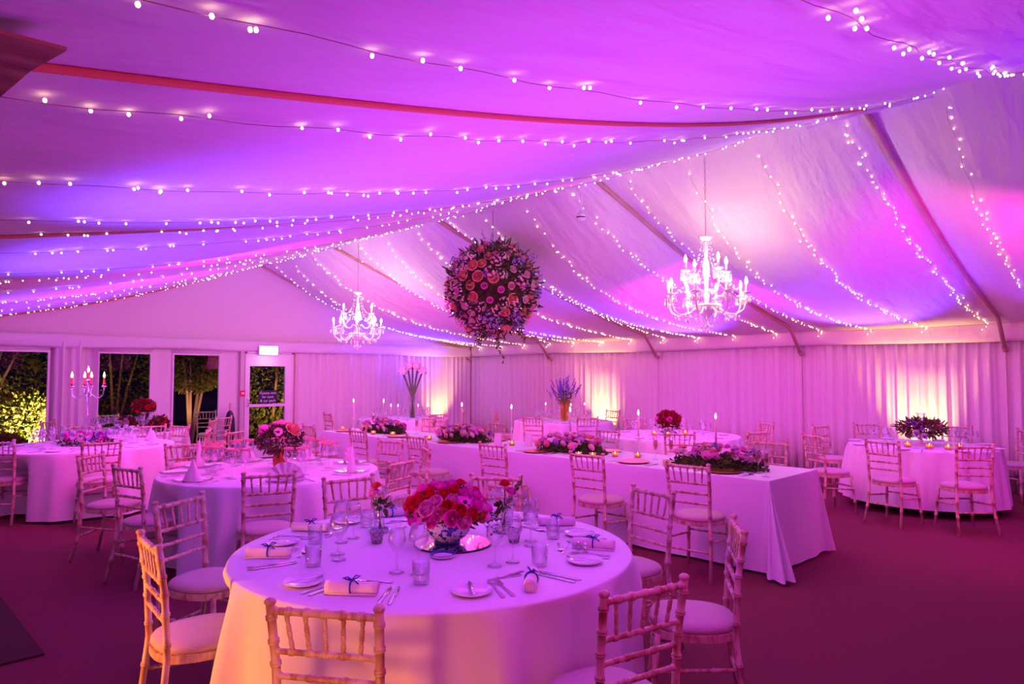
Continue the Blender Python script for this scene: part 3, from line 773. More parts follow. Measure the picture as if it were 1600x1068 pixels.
def leaves(name, m, n, rx, ry, rz, ll=.05, seed=0, shell=.6, droop=0, up=False, wid=.32):
    rnd = random.Random(seed); mb = MB()
    for i in range(n):
        while True:
            p = Vector((rnd.uniform(-1, 1), rnd.uniform(-1, 1), rnd.uniform(-1 if not up else -.1, 1)))
            if shell < p.length < 1: break
        c = Vector((p.x*rx, p.y*ry, p.z*rz)); d = (p.normalized()+Vector((rnd.uniform(-.7, .7), rnd.uniform(-.7, .7), rnd.uniform(-.7, .7)-droop))).normalized()
        sd = d.orthogonal().normalized(); sd = Matrix.Rotation(rnd.uniform(0, 2*pi), 3, d) @ sd
        nn = d.cross(sd); l = ll*rnd.uniform(.6, 1.3); w_ = l*wid
        v = [c, c+d*l*.35+sd*w_*.5+nn*w_*.12, c+d*l*.75+sd*w_*.35+nn*w_*.1, c+d*l, c+d*l*.75-sd*w_*.35+nn*w_*.1, c+d*l*.35-sd*w_*.5+nn*w_*.12]
        mb.add(v, [(0, 1, 2, 3), (0, 3, 4, 5)])
    return mb.mesh(name, M[m], False)
ROSE = {m: rose_mesh('rose', m, .03, i) for i, m in enumerate(['red', 'wine', 'hot', 'pinkp', 'pale', 'peach', 'cream', 'lilac'])}
GERB = {m: gerb_mesh('gerbera', m) for m in ('hot', 'pale', 'pinkp', 'peach')}
CLUS = {m: cluster_mesh('small_blossom', m, seed=i) for i, m in enumerate(('pale', 'lilac', 'cream', 'peach', 'violet'))}
def bloom(par, kind, m, c, nrm, s=1.0, name=None):
    me = {'rose': ROSE, 'gerbera': GERB, 'blossom': CLUS}[kind][m]
    q = Vector(nrm).to_track_quat('Z', 'Y').to_euler()
    o = ob(name or {'rose': 'rose', 'gerbera': 'gerbera', 'blossom': 'blossom_cluster'}[kind], me, par, c, q, s)
    if kind == 'gerbera': ob('flower_eye', EYE, o)
    return o
def dome(par, rx, rz, zc, n, pal, seed, s=(0.9, 1.3), lo=-.15, ry=None, hi=1.0, names=None):
    rnd = random.Random(seed); ry = ry or rx
    ga = pi*(3-sqrt(5))
    for i in range(n):
        z = hi-(hi-lo)*(i+.5)/n; q = sqrt(max(0, 1-z*z)); a = i*ga+seed
        c = Vector((rx*q*cos(a), ry*q*sin(a), zc+rz*z)); c *= 1
        nr = Vector((q*cos(a)/rx, q*sin(a)/ry, z/rz)).normalized()
        kind, m = rnd.choice(pal)
        bloom(par, kind, m, c-nr*.01*rnd.uniform(0, 1.5), nr, rnd.uniform(*s))

# centrepiece of the nearest table
bx, bz = -.305, 3.56
X, Y = c2w(bx, bz)
place('mirror_disc', [['mirror_face', MB().lathe([(0, .008), (.196, .008)], 48).mesh('mirror_face', M['mirror'])], ['rim', MB().lathe([(.196, .0085), (.2, .007), (.2, 0), (0, 0)], 48).mesh('rim', M['dark'])]],
      (X, Y, TZ), 0, 'round mirror lying under the blue and white bowl on nearest table', 'mirror')
bo = empty('porcelain_bowl', (X-.02, Y+.02, TZ+.009), 0, 'blue and white porcelain bowl of roses on the nearest round table', 'bowl')
ob('bowl_body', MB().lathe([(.055, .0), (.062, .0), (.064, .014), (.092, .03), (.115, .06), (.128, .105), (.134, .122), (.128, .122), (.11, .06), (0, .03)], 40).mesh('bowl_body', M['bluechina']), bo)
ob('foot_ring', MB().lathe([(.063, .014), (.0665, .011), (.066, .001), (.055, .0)], 32).mesh('foot_ring', M['cobalt']), bo)
fa = empty('rose_bouquet', (X-.02, Y+.02, TZ+.12), 0, 'domed bouquet of red, hot pink and pale roses in the porcelain bowl', 'flowers')
dome(fa, .20, .150, .035, 64, [('rose', 'red')]*6+[('rose', 'hot')]*7+[('rose', 'pinkp')]*3+[('gerbera', 'hot')], 5, (1.05, 1.4), -.10)
o = ob('foliage', leaves('foliage', 'leaf', 380, .195, .195, .14, .045, 3, .55, up=True), fa, (0, 0, .02)); o['kind'] = 'stuff'
# trailing sprig on the right of the bowl
mb = MB(); rnd = random.Random(9)
for k in range(5):
    p0 = Vector((.14*S2+.03*k, -.14*S2, .0)); pts = [p0+Vector((.02*q*S2, -.02*q*S2, .01-.008*q*q*.6)) for q in range(5)]
    mb.tube(pts, .0012, 5)
    for q in range(14):
        c = pts[min(4, q//3)]; d = Vector((rnd.uniform(-1, 1), rnd.uniform(-1, 1), rnd.uniform(-1, .4))).normalized()*.018; sd = d.orthogonal()*.35
        mb.add([c, c+d*.5+sd, c+d, c+d*.5-sd], [(0, 1, 2, 3)])
ob('trailing_sprig', mb.mesh('trailing_sprig', M['leaf'], False), fa)

def budvase(x, z, lb, palette, lean, side):
    X, Y = c2w(x, z)
    place('saucer', SAUC, (X, Y, TZ), 0, 'blue-rimmed saucer under the %s bud vase' % side, 'saucer')
    loose('bud_vase', BUD, (X, Y, TZ+.006), 0, 'small clear bud vase holding roses, %s of the big bouquet' % side, 'vase')
    f = empty('cut_roses', (X, Y, TZ+.012), 0, lb, 'flowers')
    for i, (kind, m, dx, dy, h, s) in enumerate(palette):
        ax, ay = (dx*S2+dy*S2, -dx*S2+dy*S2)
        ob('stem', MB().tube([(-ax*.25, -ay*.25, .0), (ax*.12, ay*.12, .11), (ax, ay, h)], .0022, 6).mesh('stem', M['stalk']), f)
        if kind: bloom(f, kind, m, (ax, ay, h), (ax*2, ay*2, .10), s)
    o = ob('foliage', leaves('foliage', 'leaf', 26, .035, .035, .02, .045, int(abs(x)*99), .2, wid=.55), f, (lean*S2, -lean*S2, .135)); o['kind'] = 'stuff'
budvase(-.735, 3.83, 'red and pale pink roses with dark leaves in left bud vase', [('rose', 'red', -.015, 0, .235, 1.0), ('rose', 'pinkp', -.025, -.02, .20, 1.05), ('rose', 'pale', .01, -.01, .18, .8), ('blossom', 'cream', -.055, 0, .215, .6)], .012, 'left')
budvase(-.04, 3.83, 'red rose and pink rose with a dark sprig in right bud vase', [('rose', 'red', .0, 0, .245, 1.15), ('rose', 'hot', .03, -.01, .205, 1.05), (None, None, .075, 0, .26, 1)], -.012, 'right')
mb = MB(); rnd = random.Random(4)
for q in range(16):
    c = Vector((.055+.0022*q, 0, .20+.005*q)); c = Vector((c.x*S2, -c.x*S2, c.z)); d = Vector((rnd.uniform(-1, 1), rnd.uniform(-1, 1), .5)).normalized()*.02; sd = d.orthogonal()*.5
    mb.add([c, c+d*.5+sd, c+d, c+d*.5-sd], [(0, 1, 2, 3)])
X, Y = c2w(-.04, 3.83)
tag(ob('leafy_sprig', mb.mesh('leafy_sprig', M['leaf'], False), None, (X, Y, TZ+.012)), 'dark leafy sprig standing beside red rose in right bud vase', 'sprig')
X, Y = c2w(-.33, 3.30); place('saucer', SAUC, (X, Y, TZ), 0, 'blue-rimmed saucer in front of the porcelain bowl', 'saucer')
for x, z, s_ in ((-.70, 3.58, 'left'), (.01, 3.60, 'right')):
    X, Y = c2w(x, z); loose('votive_cup', MERC, (X, Y, TZ), 0, 'patterned silver votive cup in front of the %s bud vase' % s_, 'votive')

# ---------------------------------------------------------------- the other round tables
FAN = MB()
def fanfn(u, v):
    a = pi*u; r = .155*v
    return (r*cos(a), .014*sin(u*pi*14)*v+.01*(1-v), max(.002, r*sin(a)))
FAN.grid(fanfn, 56, 5)
FANM = FAN.mesh('fan_napkin', M['napkin'], False)
def cone_mesh(h, w):
    mb = MB()
    mb.grid(lambda u, v: (w*(1-v*.93)*cos(2*pi*u*1.15)*(1+.28*abs(cos(3*pi*u*1.15))), w*.75*(1-v*.93)*sin(2*pi*u*1.15), h*v*(1-.12*sin(2*pi*u))), 28, 8)
    return mb.mesh('peaked_napkin', M['napkin'])
PEAK, TALLP = cone_mesh(.16, .085), cone_mesh(.25, .05)
RIMG = [['glass_body', wine(.25, .042, .046, 'glass_body')], ['rim_glint', MB().lathe([(.0436, .232), (.0425, .25), (.0415, .25), (.0426, .232)], 20).mesh('rim_glint', mat('rim_glint', (.6, .2, .14), .3))]]  # orange candle reflection on the rims, painted as a coloured band
def setting(k, a, nm, nap, glasses=2, r0=None, sc_=1.0, charge=True):
    r0 = r0 or .78
    tn = TN[k]; tg = tn.replace('round table with the ', '').replace('round table with ', '')
    X, Y = polar(k, a, r0*sc_)
    if charge: loose('charger_plate', CHARGE, (X, Y, TZ), 0, 'clear glass charger plate, %s, %s' % (nm, tn), 'plate', 'charger plates, '+tn)
    else: loose('side_plate', SIDE, (X, Y, TZ), 0, 'white plate, %s, %s' % (nm, tn), 'plate', 'plates, '+tn)
    if nap:
        me, nn, lb = {'fan': (FANM, 'fan_napkin', 'pleated napkin opened as a fan'), 'peak': (PEAK, 'peaked_napkin', 'white napkin folded to a peak'), 'tall': (TALLP, 'peaked_napkin', 'tall white napkin rolled to a point')}[nap]
        loose(nn, me, (X, Y, TZ+.006), hd(a), lb+', '+nm+', '+tg, 'napkin', 'standing napkins, '+tn)
    for da, me, nn in ((-14, FO, 'fork'), (14, KN, 'dinner_knife')):
        X, Y = polar(k, a+da, .90*sc_)
        loose(nn, me, (X, Y, TZ), hd(a+da), 'silver %s, %s, %s' % (nn.replace('_', ' '), nm, tn), nn.split('_')[-1], 'cutlery, '+tn)
    for j in range(glasses):
        X, Y = polar(k, a+8+9*j, (.50+.055*(j % 2))*sc_)
        if k == 2: place('wine_glass', RIMG, (X, Y, TZ), 0, 'tall wine glasses with candle-lit rims clustered on the '+tn, 'glass', 'wine glasses on the '+tn)
        else: loose('wine_glass', WG if j % 2 == 0 else WG2, (X, Y, TZ), 0, 'clear empty wine glasses on the '+tn, 'glass', 'wine glasses on the '+tn)
for a, nm, nap in ((-63, 'front place', 'fan'), (-11, 'right-hand place', 'tall'), (38, 'far right place', 'fan'), (84, 'far place', 'peak'), (126, 'far left place', 'peak'), (165, 'left-hand place', 'tall'), (-122, 'front left place', 'peak'), (-165, 'near left place', None)):
    setting(2, a, nm, nap, 3)
for k in (3, 4, 5, 6, 7, 8):
    for i, nm in enumerate(('front left place', 'front place', 'front right place', 'right-hand place', 'far right place', 'far place', 'far left place', 'left-hand place')):
        setting(k, -135+45*i+(8 if k == 3 else 0), nm, 'peak' if k == 3 and i in (3, 4) else None, 3 if k in (3, 4) else 2, sc_=.86 if k == 4 else 1.0, charge=False)

def at(k, dx, dz):
    return c2w(T[k][0]+dx, T[k][1]+dz)
# table 2: copper vase and dome of dahlias
X, Y = at(2, .08, -.02)
loose('copper_vase', MB().lathe([(0, 0), (.045, 0), (.06, .05), (.064, .10), (.05, .16), (.035, .19), (.04, .205), (.036, .205), (.03, .19), (0, .18)], 28).mesh('copper_vase', M['rosewood']), (X, Y, TZ), 0, 'copper-coloured vase in the middle of the second round table', 'vase')
f = empty('dahlia_bouquet', (X, Y, TZ+.20), 0, 'rounded bouquet of dusky pink and peach blooms in the copper vase', 'flowers')
for (m, dx, dy, z, s, kd) in (('pinkp', -.12, -.05, .16, 2.3, 'rose'), ('peach', .13, -.05, .165, 2.3, 'rose'), ('pale', .03, -.14, .16, 1.25, 'gerbera'), ('pale', 0, .02, .21, 1.8, 'rose'), ('peach', .06, .05, .20, 1.5, 'rose'), ('pinkp', -.06, .06, .20, 1.5, 'rose'), ('lilac', -.08, -.15, .07, .8, 'blossom'), ('pale', .10, -.15, .05, .7, 'blossom')):
    ax, ay = dx*S2+dy*S2, -dx*S2+dy*S2
    bloom(f, kd, m, (ax, ay, z), (ax, ay, .16 if kd != 'gerbera' else .05), s)
ob('foliage', leaves('foliage', 'darkleaf', 900, .19, .19, .13, .05, 12, .35), f, (0, 0, .08))['kind'] = 'stuff'
# table 3: candelabra in a ring of pink flowers
X, Y = at(3, 0, 0)
c = empty('candelabra', (X, Y, TZ), radians(-45), 'tall silver five-armed candelabra rising from the pink flowers on the left table', 'candelabra')
ob('stem', MB().lathe([(0, 0), (.085, 0), (.085, .012), (.04, .03), (.016, .06), (.02, .10), (.010, .13), (.011, .35), (.018, .37), (.010, .39), (.010, .60), (.020, .63), (.028, .66), (.016, .69), (.010, .74), (.014, .78), (.024, .80), (.024, .82), (0, .82)], 18).mesh('stem', M['silver']), c)
for i in range(4):
    a = pi*i/2+.35
    pts = [(cos(a)*r, sin(a)*r, z) for r, z in ((.01, .66), (.05, .62), (.09, .585), (.13, .585), (.165, .62), (.175, .68), (.175, .72))]
    arm = ob('arm', MB().tube(pts, .006, 8).mesh('arm', M['silver']), c)
    ob('drip_pan', MB().lathe([(0, .715), (.018, .715), (.034, .728), (.034, .732), (.014, .735), (.014, .75), (0, .75)], 16).mesh('drip_pan', M['silver']), arm, (cos(a)*.175, sin(a)*.175, 0))
for i in range(5):
    a = pi*i/2+.35-pi/4; rr = .175 if i < 4 else 0
    place('pillar_candle', [['wax_stick', MB().lathe([(0, 0), (.024, 0), (.020, .012), (.011, .018), (.010, .085), (0, .085)], 12).mesh('wax_stick', M['redwax'])], ['flame', FL, (0, 0, .086), None, 1.5]],
          (X+cos(a)*rr, Y+sin(a)*rr, TZ+(.751 if i < 4 else .82)), 0, 'lit red candles burning in the silver candelabra', 'candle', 'red candles in the candelabra')
f = empty('flower_ring', (X, Y, TZ), radians(-45), 'low ring of hot pink flowers and leaves around the candelabra foot', 'flowers')
rnd = random.Random(8)
for i in range(26):
    a = 2*pi*i/26; bloom(f, 'rose', rnd.choice(['hot', 'hot', 'pinkp', 'lilac']), (cos(a)*(.22+.05*(i % 2)), sin(a)*.15, .08+.05*(i % 2)), (cos(a), sin(a)*.8, .9), rnd.uniform(1.0, 1.5))
ob('foliage', leaves('foliage', 'leaf', 500, .31, .20, .09, .05, 21, .5, up=True), f, (0, 0, .02))['kind'] = 'stuff'
# table 4: three mounds of red roses
X, Y = at(4, .35, -.2)
f = empty('red_rose_arrangement', (X, Y, TZ), radians(-45), 'tall dark red rose arrangement in three mounds on table before the windows', 'flowers')
for (dx, zc, r, n_, sd) in ((0, .38, .15, 30, 1), (-.27, .12, .12, 18, 2), (.25, .12, .13, 20, 3)):
    g = ob('flower_mound', leaves('flower_mound', 'leaf', 260, r*1.05, r*1.05, r*.9, .05, sd+40, .5), f, (dx, 0, zc)); g['kind'] = 'stuff'
    dome(g, r, r*.75, 0, n_, [('rose', 'wine')]*3+[('rose', 'red')], sd+3, (1.1, 1.5), -.6)
ob('vase', MB().lathe([(0, 0), (.06, 0), (.03, .04), (.018, .10), (.03, .26), (.06, .30), (0, .30)], 18).mesh('vase', M['crystal']), f)
# table 5: glass vase of lavender
X, Y = at(5, .02, -.05)
place('flower_vase', [['glass_wall', MB().lathe([(0, .004), (.07, .004), (.075, .02), (.085, .18), (.115, .40), (.112, .40), (.08, .18), (.068, .03)], 24).mesh('glass_wall', M['amberlit'])], ['stem_bundle', MB().tube([(0, 0, .02), (0, 0, .2), (0, 0, .38)], [.022, .018, .035], 10).mesh('stem_bundle', M['stalk'])]],
      (X, Y, TZ), 0, 'flared glass vase glowing amber on the table behind the long table', 'vase')
rnd = random.Random(3); mb = MB(); m2 = MB()
for i in range(46):
    a = rnd.uniform(0, 2*pi); R = rnd.uniform(.03, .30); h = rnd.uniform(.16, .42)*(1.15-R)
    p1 = Vector((cos(a)*R, sin(a)*R, h)); mb.tube([(cos(a)*.05, sin(a)*.05, 0), (cos(a)*R*.5, sin(a)*R*.5, h*.55), p1], .003, 5)
    for q in range(16):
        c = p1+Vector((cos(a)*R*.25*(q/16-.6)+rnd.uniform(-.012, .012), sin(a)*R*.25*(q/16-.6)+rnd.uniform(-.012, .012), .14*(q/16-.6)))
        m2.blob(c, (.008, .008, .010), 5, 3)
f = empty('lavender_spray', (X, Y, TZ+.37), 0, 'spray of mauve lavender stems fanning out of the amber-lit glass vase', 'flowers')
ob('stem', mb.mesh('stem', M['stalk']), f)['kind'] = 'stuff'
ob('flower_head', m2.mesh('flower_head', M['violet']), f)['kind'] = 'stuff'
ob('foliage', leaves('foliage', 'leaf', 160, .16, .16, .12, .05, 31, .2), f, (0, 0, .08))['kind'] = 'stuff'
def candle_on(k, dx, dz, lb, st=.12):
    X, Y = at(k, dx, dz)
    s_ = loose('candlestick', STICK, (X, Y, TZ), 0, 'slim candlestick, '+lb, 'candlestick', None, (1, 1, st/.17))
    place('taper_candle', TAPER, (X, Y, TZ+st), 0, 'lit taper candle, '+lb, 'candle', None, .8)
candle_on(5, -.33, .1, 'left of the lavender vase'); candle_on(5, .12, -.30, 'close in front of the lavender vase'); candle_on(5, .42, .1, 'right of the lavender vase')
# table 6: bowl of red roses and votives
X, Y = at(6, -.02, 0)
loose('rose_bowl', MB().lathe([(0, 0), (.05, 0), (.03, .02), (.05, .05), (.11, .10), (.115, .125), (.108, .125), (0, .06)], 24).mesh('rose_bowl', M['silver']), (X, Y, TZ), 0, 'small silver footed bowl under dark red roses', 'bowl')
f = empty('red_rose_posy', (X, Y, TZ+.13), 0, 'rounded posy of dark red and pink roses behind the long table', 'flowers')
dome(f, .17, .16, .05, 36, [('rose', 'wine')]*5+[('rose', 'hot')]*2, 7, (1.2, 1.6), -.25)
ob('foliage', leaves('foliage', 'leaf', 300, .175, .175, .16, .05, 41, .5), f, (0, 0, .04))['kind'] = 'stuff'
def tealight(X, Y, lb, g=None, s=1.0):
    place('tea_light', TEAL, (X, Y, TZ), 0, lb, 'candle holder', g, s)
for dx, dz, lb in ((-.25, -.1, 'far left'), (-.11, -.35, 'near left'), (.21, -.05, 'right')):
    X, Y = at(6, dx, dz); tealight(X, Y, 'glowing tea light in glass, %s of the dark red rose posy' % lb, None, 1.4)
# table 7: glass compote with a ring of flowers and a candle glass on top
X, Y = at(7, 0, .0)
place('glass_compote', [['foot', MB().lathe([(0, 0), (.09, 0), (.085, .01), (.02, .03), (.014, .06), (.02, .10), (.10, .13), (.14, .14), (.135, .13), (0, .105)], 26).mesh('foot', M['crystal'])],
      ['candle_cup', MB().lathe([(0, .29), (.03, .29), (.035, .34), (.055, .40), (.052, .40), (.03, .34), (0, .30)], 20).mesh('candle_cup', M['glass'])],
      ['column', MB().lathe([(.012, .10), (.012, .30)], 12).mesh('column', M['crystal'])]], (X, Y, TZ), 0, 'tall glass stand with candle cup above the flower ring, far right table', 'stand')
f = empty('flower_ring', (X, Y, TZ+.13), radians(-45), 'wide ring of plum flowers and a pink rose on the far right stand', 'flowers')
rnd = random.Random(6)
for i in range(34):
    a = 2*pi*i/34; bloom(f, *rnd.choice([('rose', 'lilac'), ('rose', 'wine'), ('blossom', 'lilac'), ('rose', 'hot')]), (cos(a)*(.15+.05*(i % 2)), sin(a)*(.15+.05*(i % 2)), .08+.06*((i+1) % 2)), (cos(a), sin(a), .8), rnd.uniform(.8, 1.3))
bloom(f, 'rose', 'pinkp', (.12, -.17, .13), (.5, -1, .3), 1.3)
ob('foliage', leaves('foliage', 'darkleaf', 900, .27, .27, .11, .06, 51, .35), f, (0, 0, .08))['kind'] = 'stuff'
for dx, dz, lb in ((-.32, -.25, 'left of'), (-.02, -.55, 'in front of'), (.14, -.5, 'front right of'), (-.18, -.45, 'front left of')):
    X, Y = at(7, dx, dz); tealight(X, Y, 'lit tea light %s the flower ring stand' % lb, None, 1.3)
# table 8: tall vase of white amaryllis and four tall candles
X, Y = at(8, .18, 0)
place('flower_vase', [['glass_wall', MB().lathe([(0, .004), (.06, .004), (.06, .02), (.055, .30), (.07, .45), (.067, .45), (.05, .30), (.05, .02)], 22).mesh('glass_wall', M['glass'])]], (X, Y, TZ), 0, 'tall clear glass vase on the farthest table, holding amaryllis', 'vase')
f = empty('amaryllis_stems', (X, Y, TZ+.01), radians(-45), 'white trumpet amaryllis on thick green stems in the tall far vase', 'flowers')
TR = MB()
for i in range(6):
    a = 2*pi*i/6
    TR.grid(lambda u, v, a=a: ((.015+.075*v**1.3)*cos(a+(u-.5)*1.2*(1-v**3)), (.015+.075*v**1.3)*sin(a+(u-.5)*1.2*(1-v**3)), .10*v-.02*v*v), 4, 5)
TRM = TR.mesh('amaryllis_flower', mat('white_petal', (.85, .78, .78), .6))
for i, (dx, hh) in enumerate(((-.20, .92), (-.10, 1.0), (.0, 1.04), (.10, 1.0), (.20, .93))):
    st = ob('stem', MB().tube([(-dx*.15, 0, 0), (dx*.1, .01*(i-2), .45), (dx, .03*(i % 2), hh)], [.022, .020, .017], 8).mesh('stem', M['stalk']), f)
    for q in range(4):
        a = q*pi/2+.4*i; ob('amaryllis_flower', TRM, st, (dx, .03*(i % 2), hh), Vector((cos(a), sin(a), .35)).to_track_quat('Z', 'Y').to_euler(), 1.1)
for dx, lb in ((-.22, 'left of'), (-.08, 'just left of'), (.32, 'just right of'), (.52, 'right of')):
    candle_on(8, dx, -.2, lb+' the amaryllis vase', .07)

# ---------------------------------------------------------------- long table
GPAL = [('rose', 'pinkp')]*3+[('rose', 'pale')]*2+[('rose', 'peach')]*2+[('rose', 'cream'), ('blossom', 'pale'), ('blossom', 'lilac'), ('blossom', 'cream'), ('rose', 'lilac')]
NTH = ['first', 'second', 'third', 'fourth', 'fifth', 'sixth', 'seventh']
for i, Y in enumerate((3.22, 5.02, 6.88, 8.72)):
    f = empty('flower_garland', (5.97, Y, TZ), 0, 'long low garland of pink and cream flowers, %s from the long table near end' % NTH[i], 'flowers', 'garlands along the long table')
    rnd = random.Random(60+i)
    for q in range(72):
        yy = rnd.uniform(-.40, .40); a = rnd.uniform(.25, pi-.1); hgt = .155*(1-.4*(yy/.45)**2)
        bloom(f, *rnd.choice(GPAL), (-cos(pi-a)*-.165, yy, .03+(hgt+.01)*sin(a)), (cos(a), yy*.4, sin(a)), rnd.uniform(1.0, 1.5))
    ob('foliage', leaves('foliage', 'leaf', 1300, .185, .48, .095, .036, 70+i, .6, up=True, wid=.5), f, (0, 0, .012))['kind'] = 'stuff'
    ob('moss_base', MB().blob((0, 0, .0), (.12, .42, .085), 20, 8).mesh('moss_base', M['leaf']), f)
for i, Y in enumerate((3.36, 4.27, 5.23, 6.21, 7.18, 8.12, 9.06)):
    if i == 5: continue
    nm = NTH[i if i < 5 else 5]
    ob_ = loose('candlestick', CSTICK, (6.2, Y, TZ), 0, 'glass candlestick on the long table, %s from its near end' % nm, 'candlestick', 'candlesticks along the long table', (1, 1, 1.2))
    place('taper_candle', TAPER, (6.2, Y, TZ+.205), 0, 'lit ivory taper candle on the long table, %s from its near end' % nm, 'candle', 'tapers along the long table', 1.05)
loose('candlestick', CSTICK, (5.93, 9.5, TZ), 0, 'glass candlestick at the far end of the long table', 'candlestick', 'candlesticks along the long table', (1, 1, 1.2))
place('taper_candle', TAPER, (5.93, 9.5, TZ+.205), 0, 'lit ivory taper candle at the far end of the long table', 'candle', 'tapers along the long table', 1.05)
for i, (x, y) in enumerate([(5.70, 3.02), (5.69, 3.98), (5.69, 5.3), (5.69, 6.84), (5.69, 7.95), (5.69, 9.33)]):
    loose('charger_plate', GOLDP, (x, y, TZ), 0, 'gold charger plate on the near side of the long table, %s from near end' % NTH[i], 'plate', 'gold charger plates')
    for dy, me, nn in ((.215, FO, 'fork'), (-.215, KN, 'dinner_knife'), (-.245, SP, 'spoon')):
        loose(nn, me, (x-.12, y+dy, TZ), -pi/2, 'silver %s beside the %s gold plate from the near end' % (nn.replace('_', ' '), NTH[i]), nn.split('_')[-1], 'cutlery on the long table')
for i, (x, y) in enumerate([(6.29, 4.75), (6.28, 6.6), (6.28, 7.6)]):
    loose('charger_plate', GOLDP, (x, y, TZ), 0, 'gold charger plate on the far side of the long table, %s from near end' % NTH[i], 'plate', 'gold charger plates')
for i, (x, y) in enumerate([(5.69, 2.62), (5.86, 2.77), (6.05, 3.96), (6.12, 3.82), (6.2, 8.2), (6.35, 7.98), (6.3, 9.4), (6.38, 9.62)]):
    place('champagne_flute', FLU, (x, y, TZ), 0, 'tall amber champagne flute, %s of %s' % (['nearer', 'farther'][i % 2], ['a pair at the near end of the long table', 'a pair in front of second candlestick, long table', 'a pair beside the fourth garland', 'a pair at the far end of long table'][i//2]), 'glass', 'champagne flutes on the long table')
TL = [(5.72, 3.62), (5.95, 4.4), (6.05, 4.18), (5.66, 4.66), (5.72, 4.52), (6.0, 6.0), (5.73, 7.3), (5.68, 8.56), (5.77, 8.2), (5.80, 9.6), (6.05, 9.4)]
for i, (x, y) in enumerate(TL):
    tealight(x, y, 'lit tea light in glass on the long table, %s counted from its near end' % (NTH+['eighth', 'ninth', 'tenth', 'eleventh'])[i], 'tea lights along the long table', 1.1)
for i, (x, y) in enumerate([(6.05, 5.72), (5.9, 6.1)]):
    loose('menu_card', MB().add([(0, 0, 0), (0, .09, 0), (.02, .09, .15), (.02, 0, .15), (.04, 0, 0), (.04, .09, 0)], [(0, 1, 2, 3), (3, 2, 5, 4)]).mesh('menu_card', M['napkin'], False), (x, y, TZ), .4, 'folded pale card standing on the long table, %s' % ['left of the second garland', 'nearer the camera side'][i], 'card')

# ---------------------------------------------------------------- chandeliers
BOB = MB().lathe([(0, 0), (.02, 0), (.045, .018), (.047, .022), (.02, .012), (.012, .02), (.012, .035), (0, .035)], 16).mesh('drip_pan', M['crystal'])
CTUBE = MB().lathe([(0, .03), (.011, .03), (.011, .10), (0, .10)], 10).mesh('candle_sleeve', M['wax'])
CBULB = MB().lathe([(0, .10), (.008, .102), (.014, .12), (.012, .14), (.004, .165), (0, .172)], 10).mesh('bulb', M['lamp'])
def drops(n, r, seed, ln=.05):
    rnd = random.Random(seed); mb = MB()
    for i in range(n):
        a = 2*pi*i/n; x, y = r*cos(a), r*sin(a)
        mb.blob((x, y, -.010), .006, 6, 4); mb.blob((x, y, -.024), .005, 6, 4)
        mb.blob((x, y, -.030-ln*.5), (.009, .009, ln*.5), 6, 4)
    return mb.mesh('crystal_drops', M['crystal'])
DR = drops(8, .045, 1)
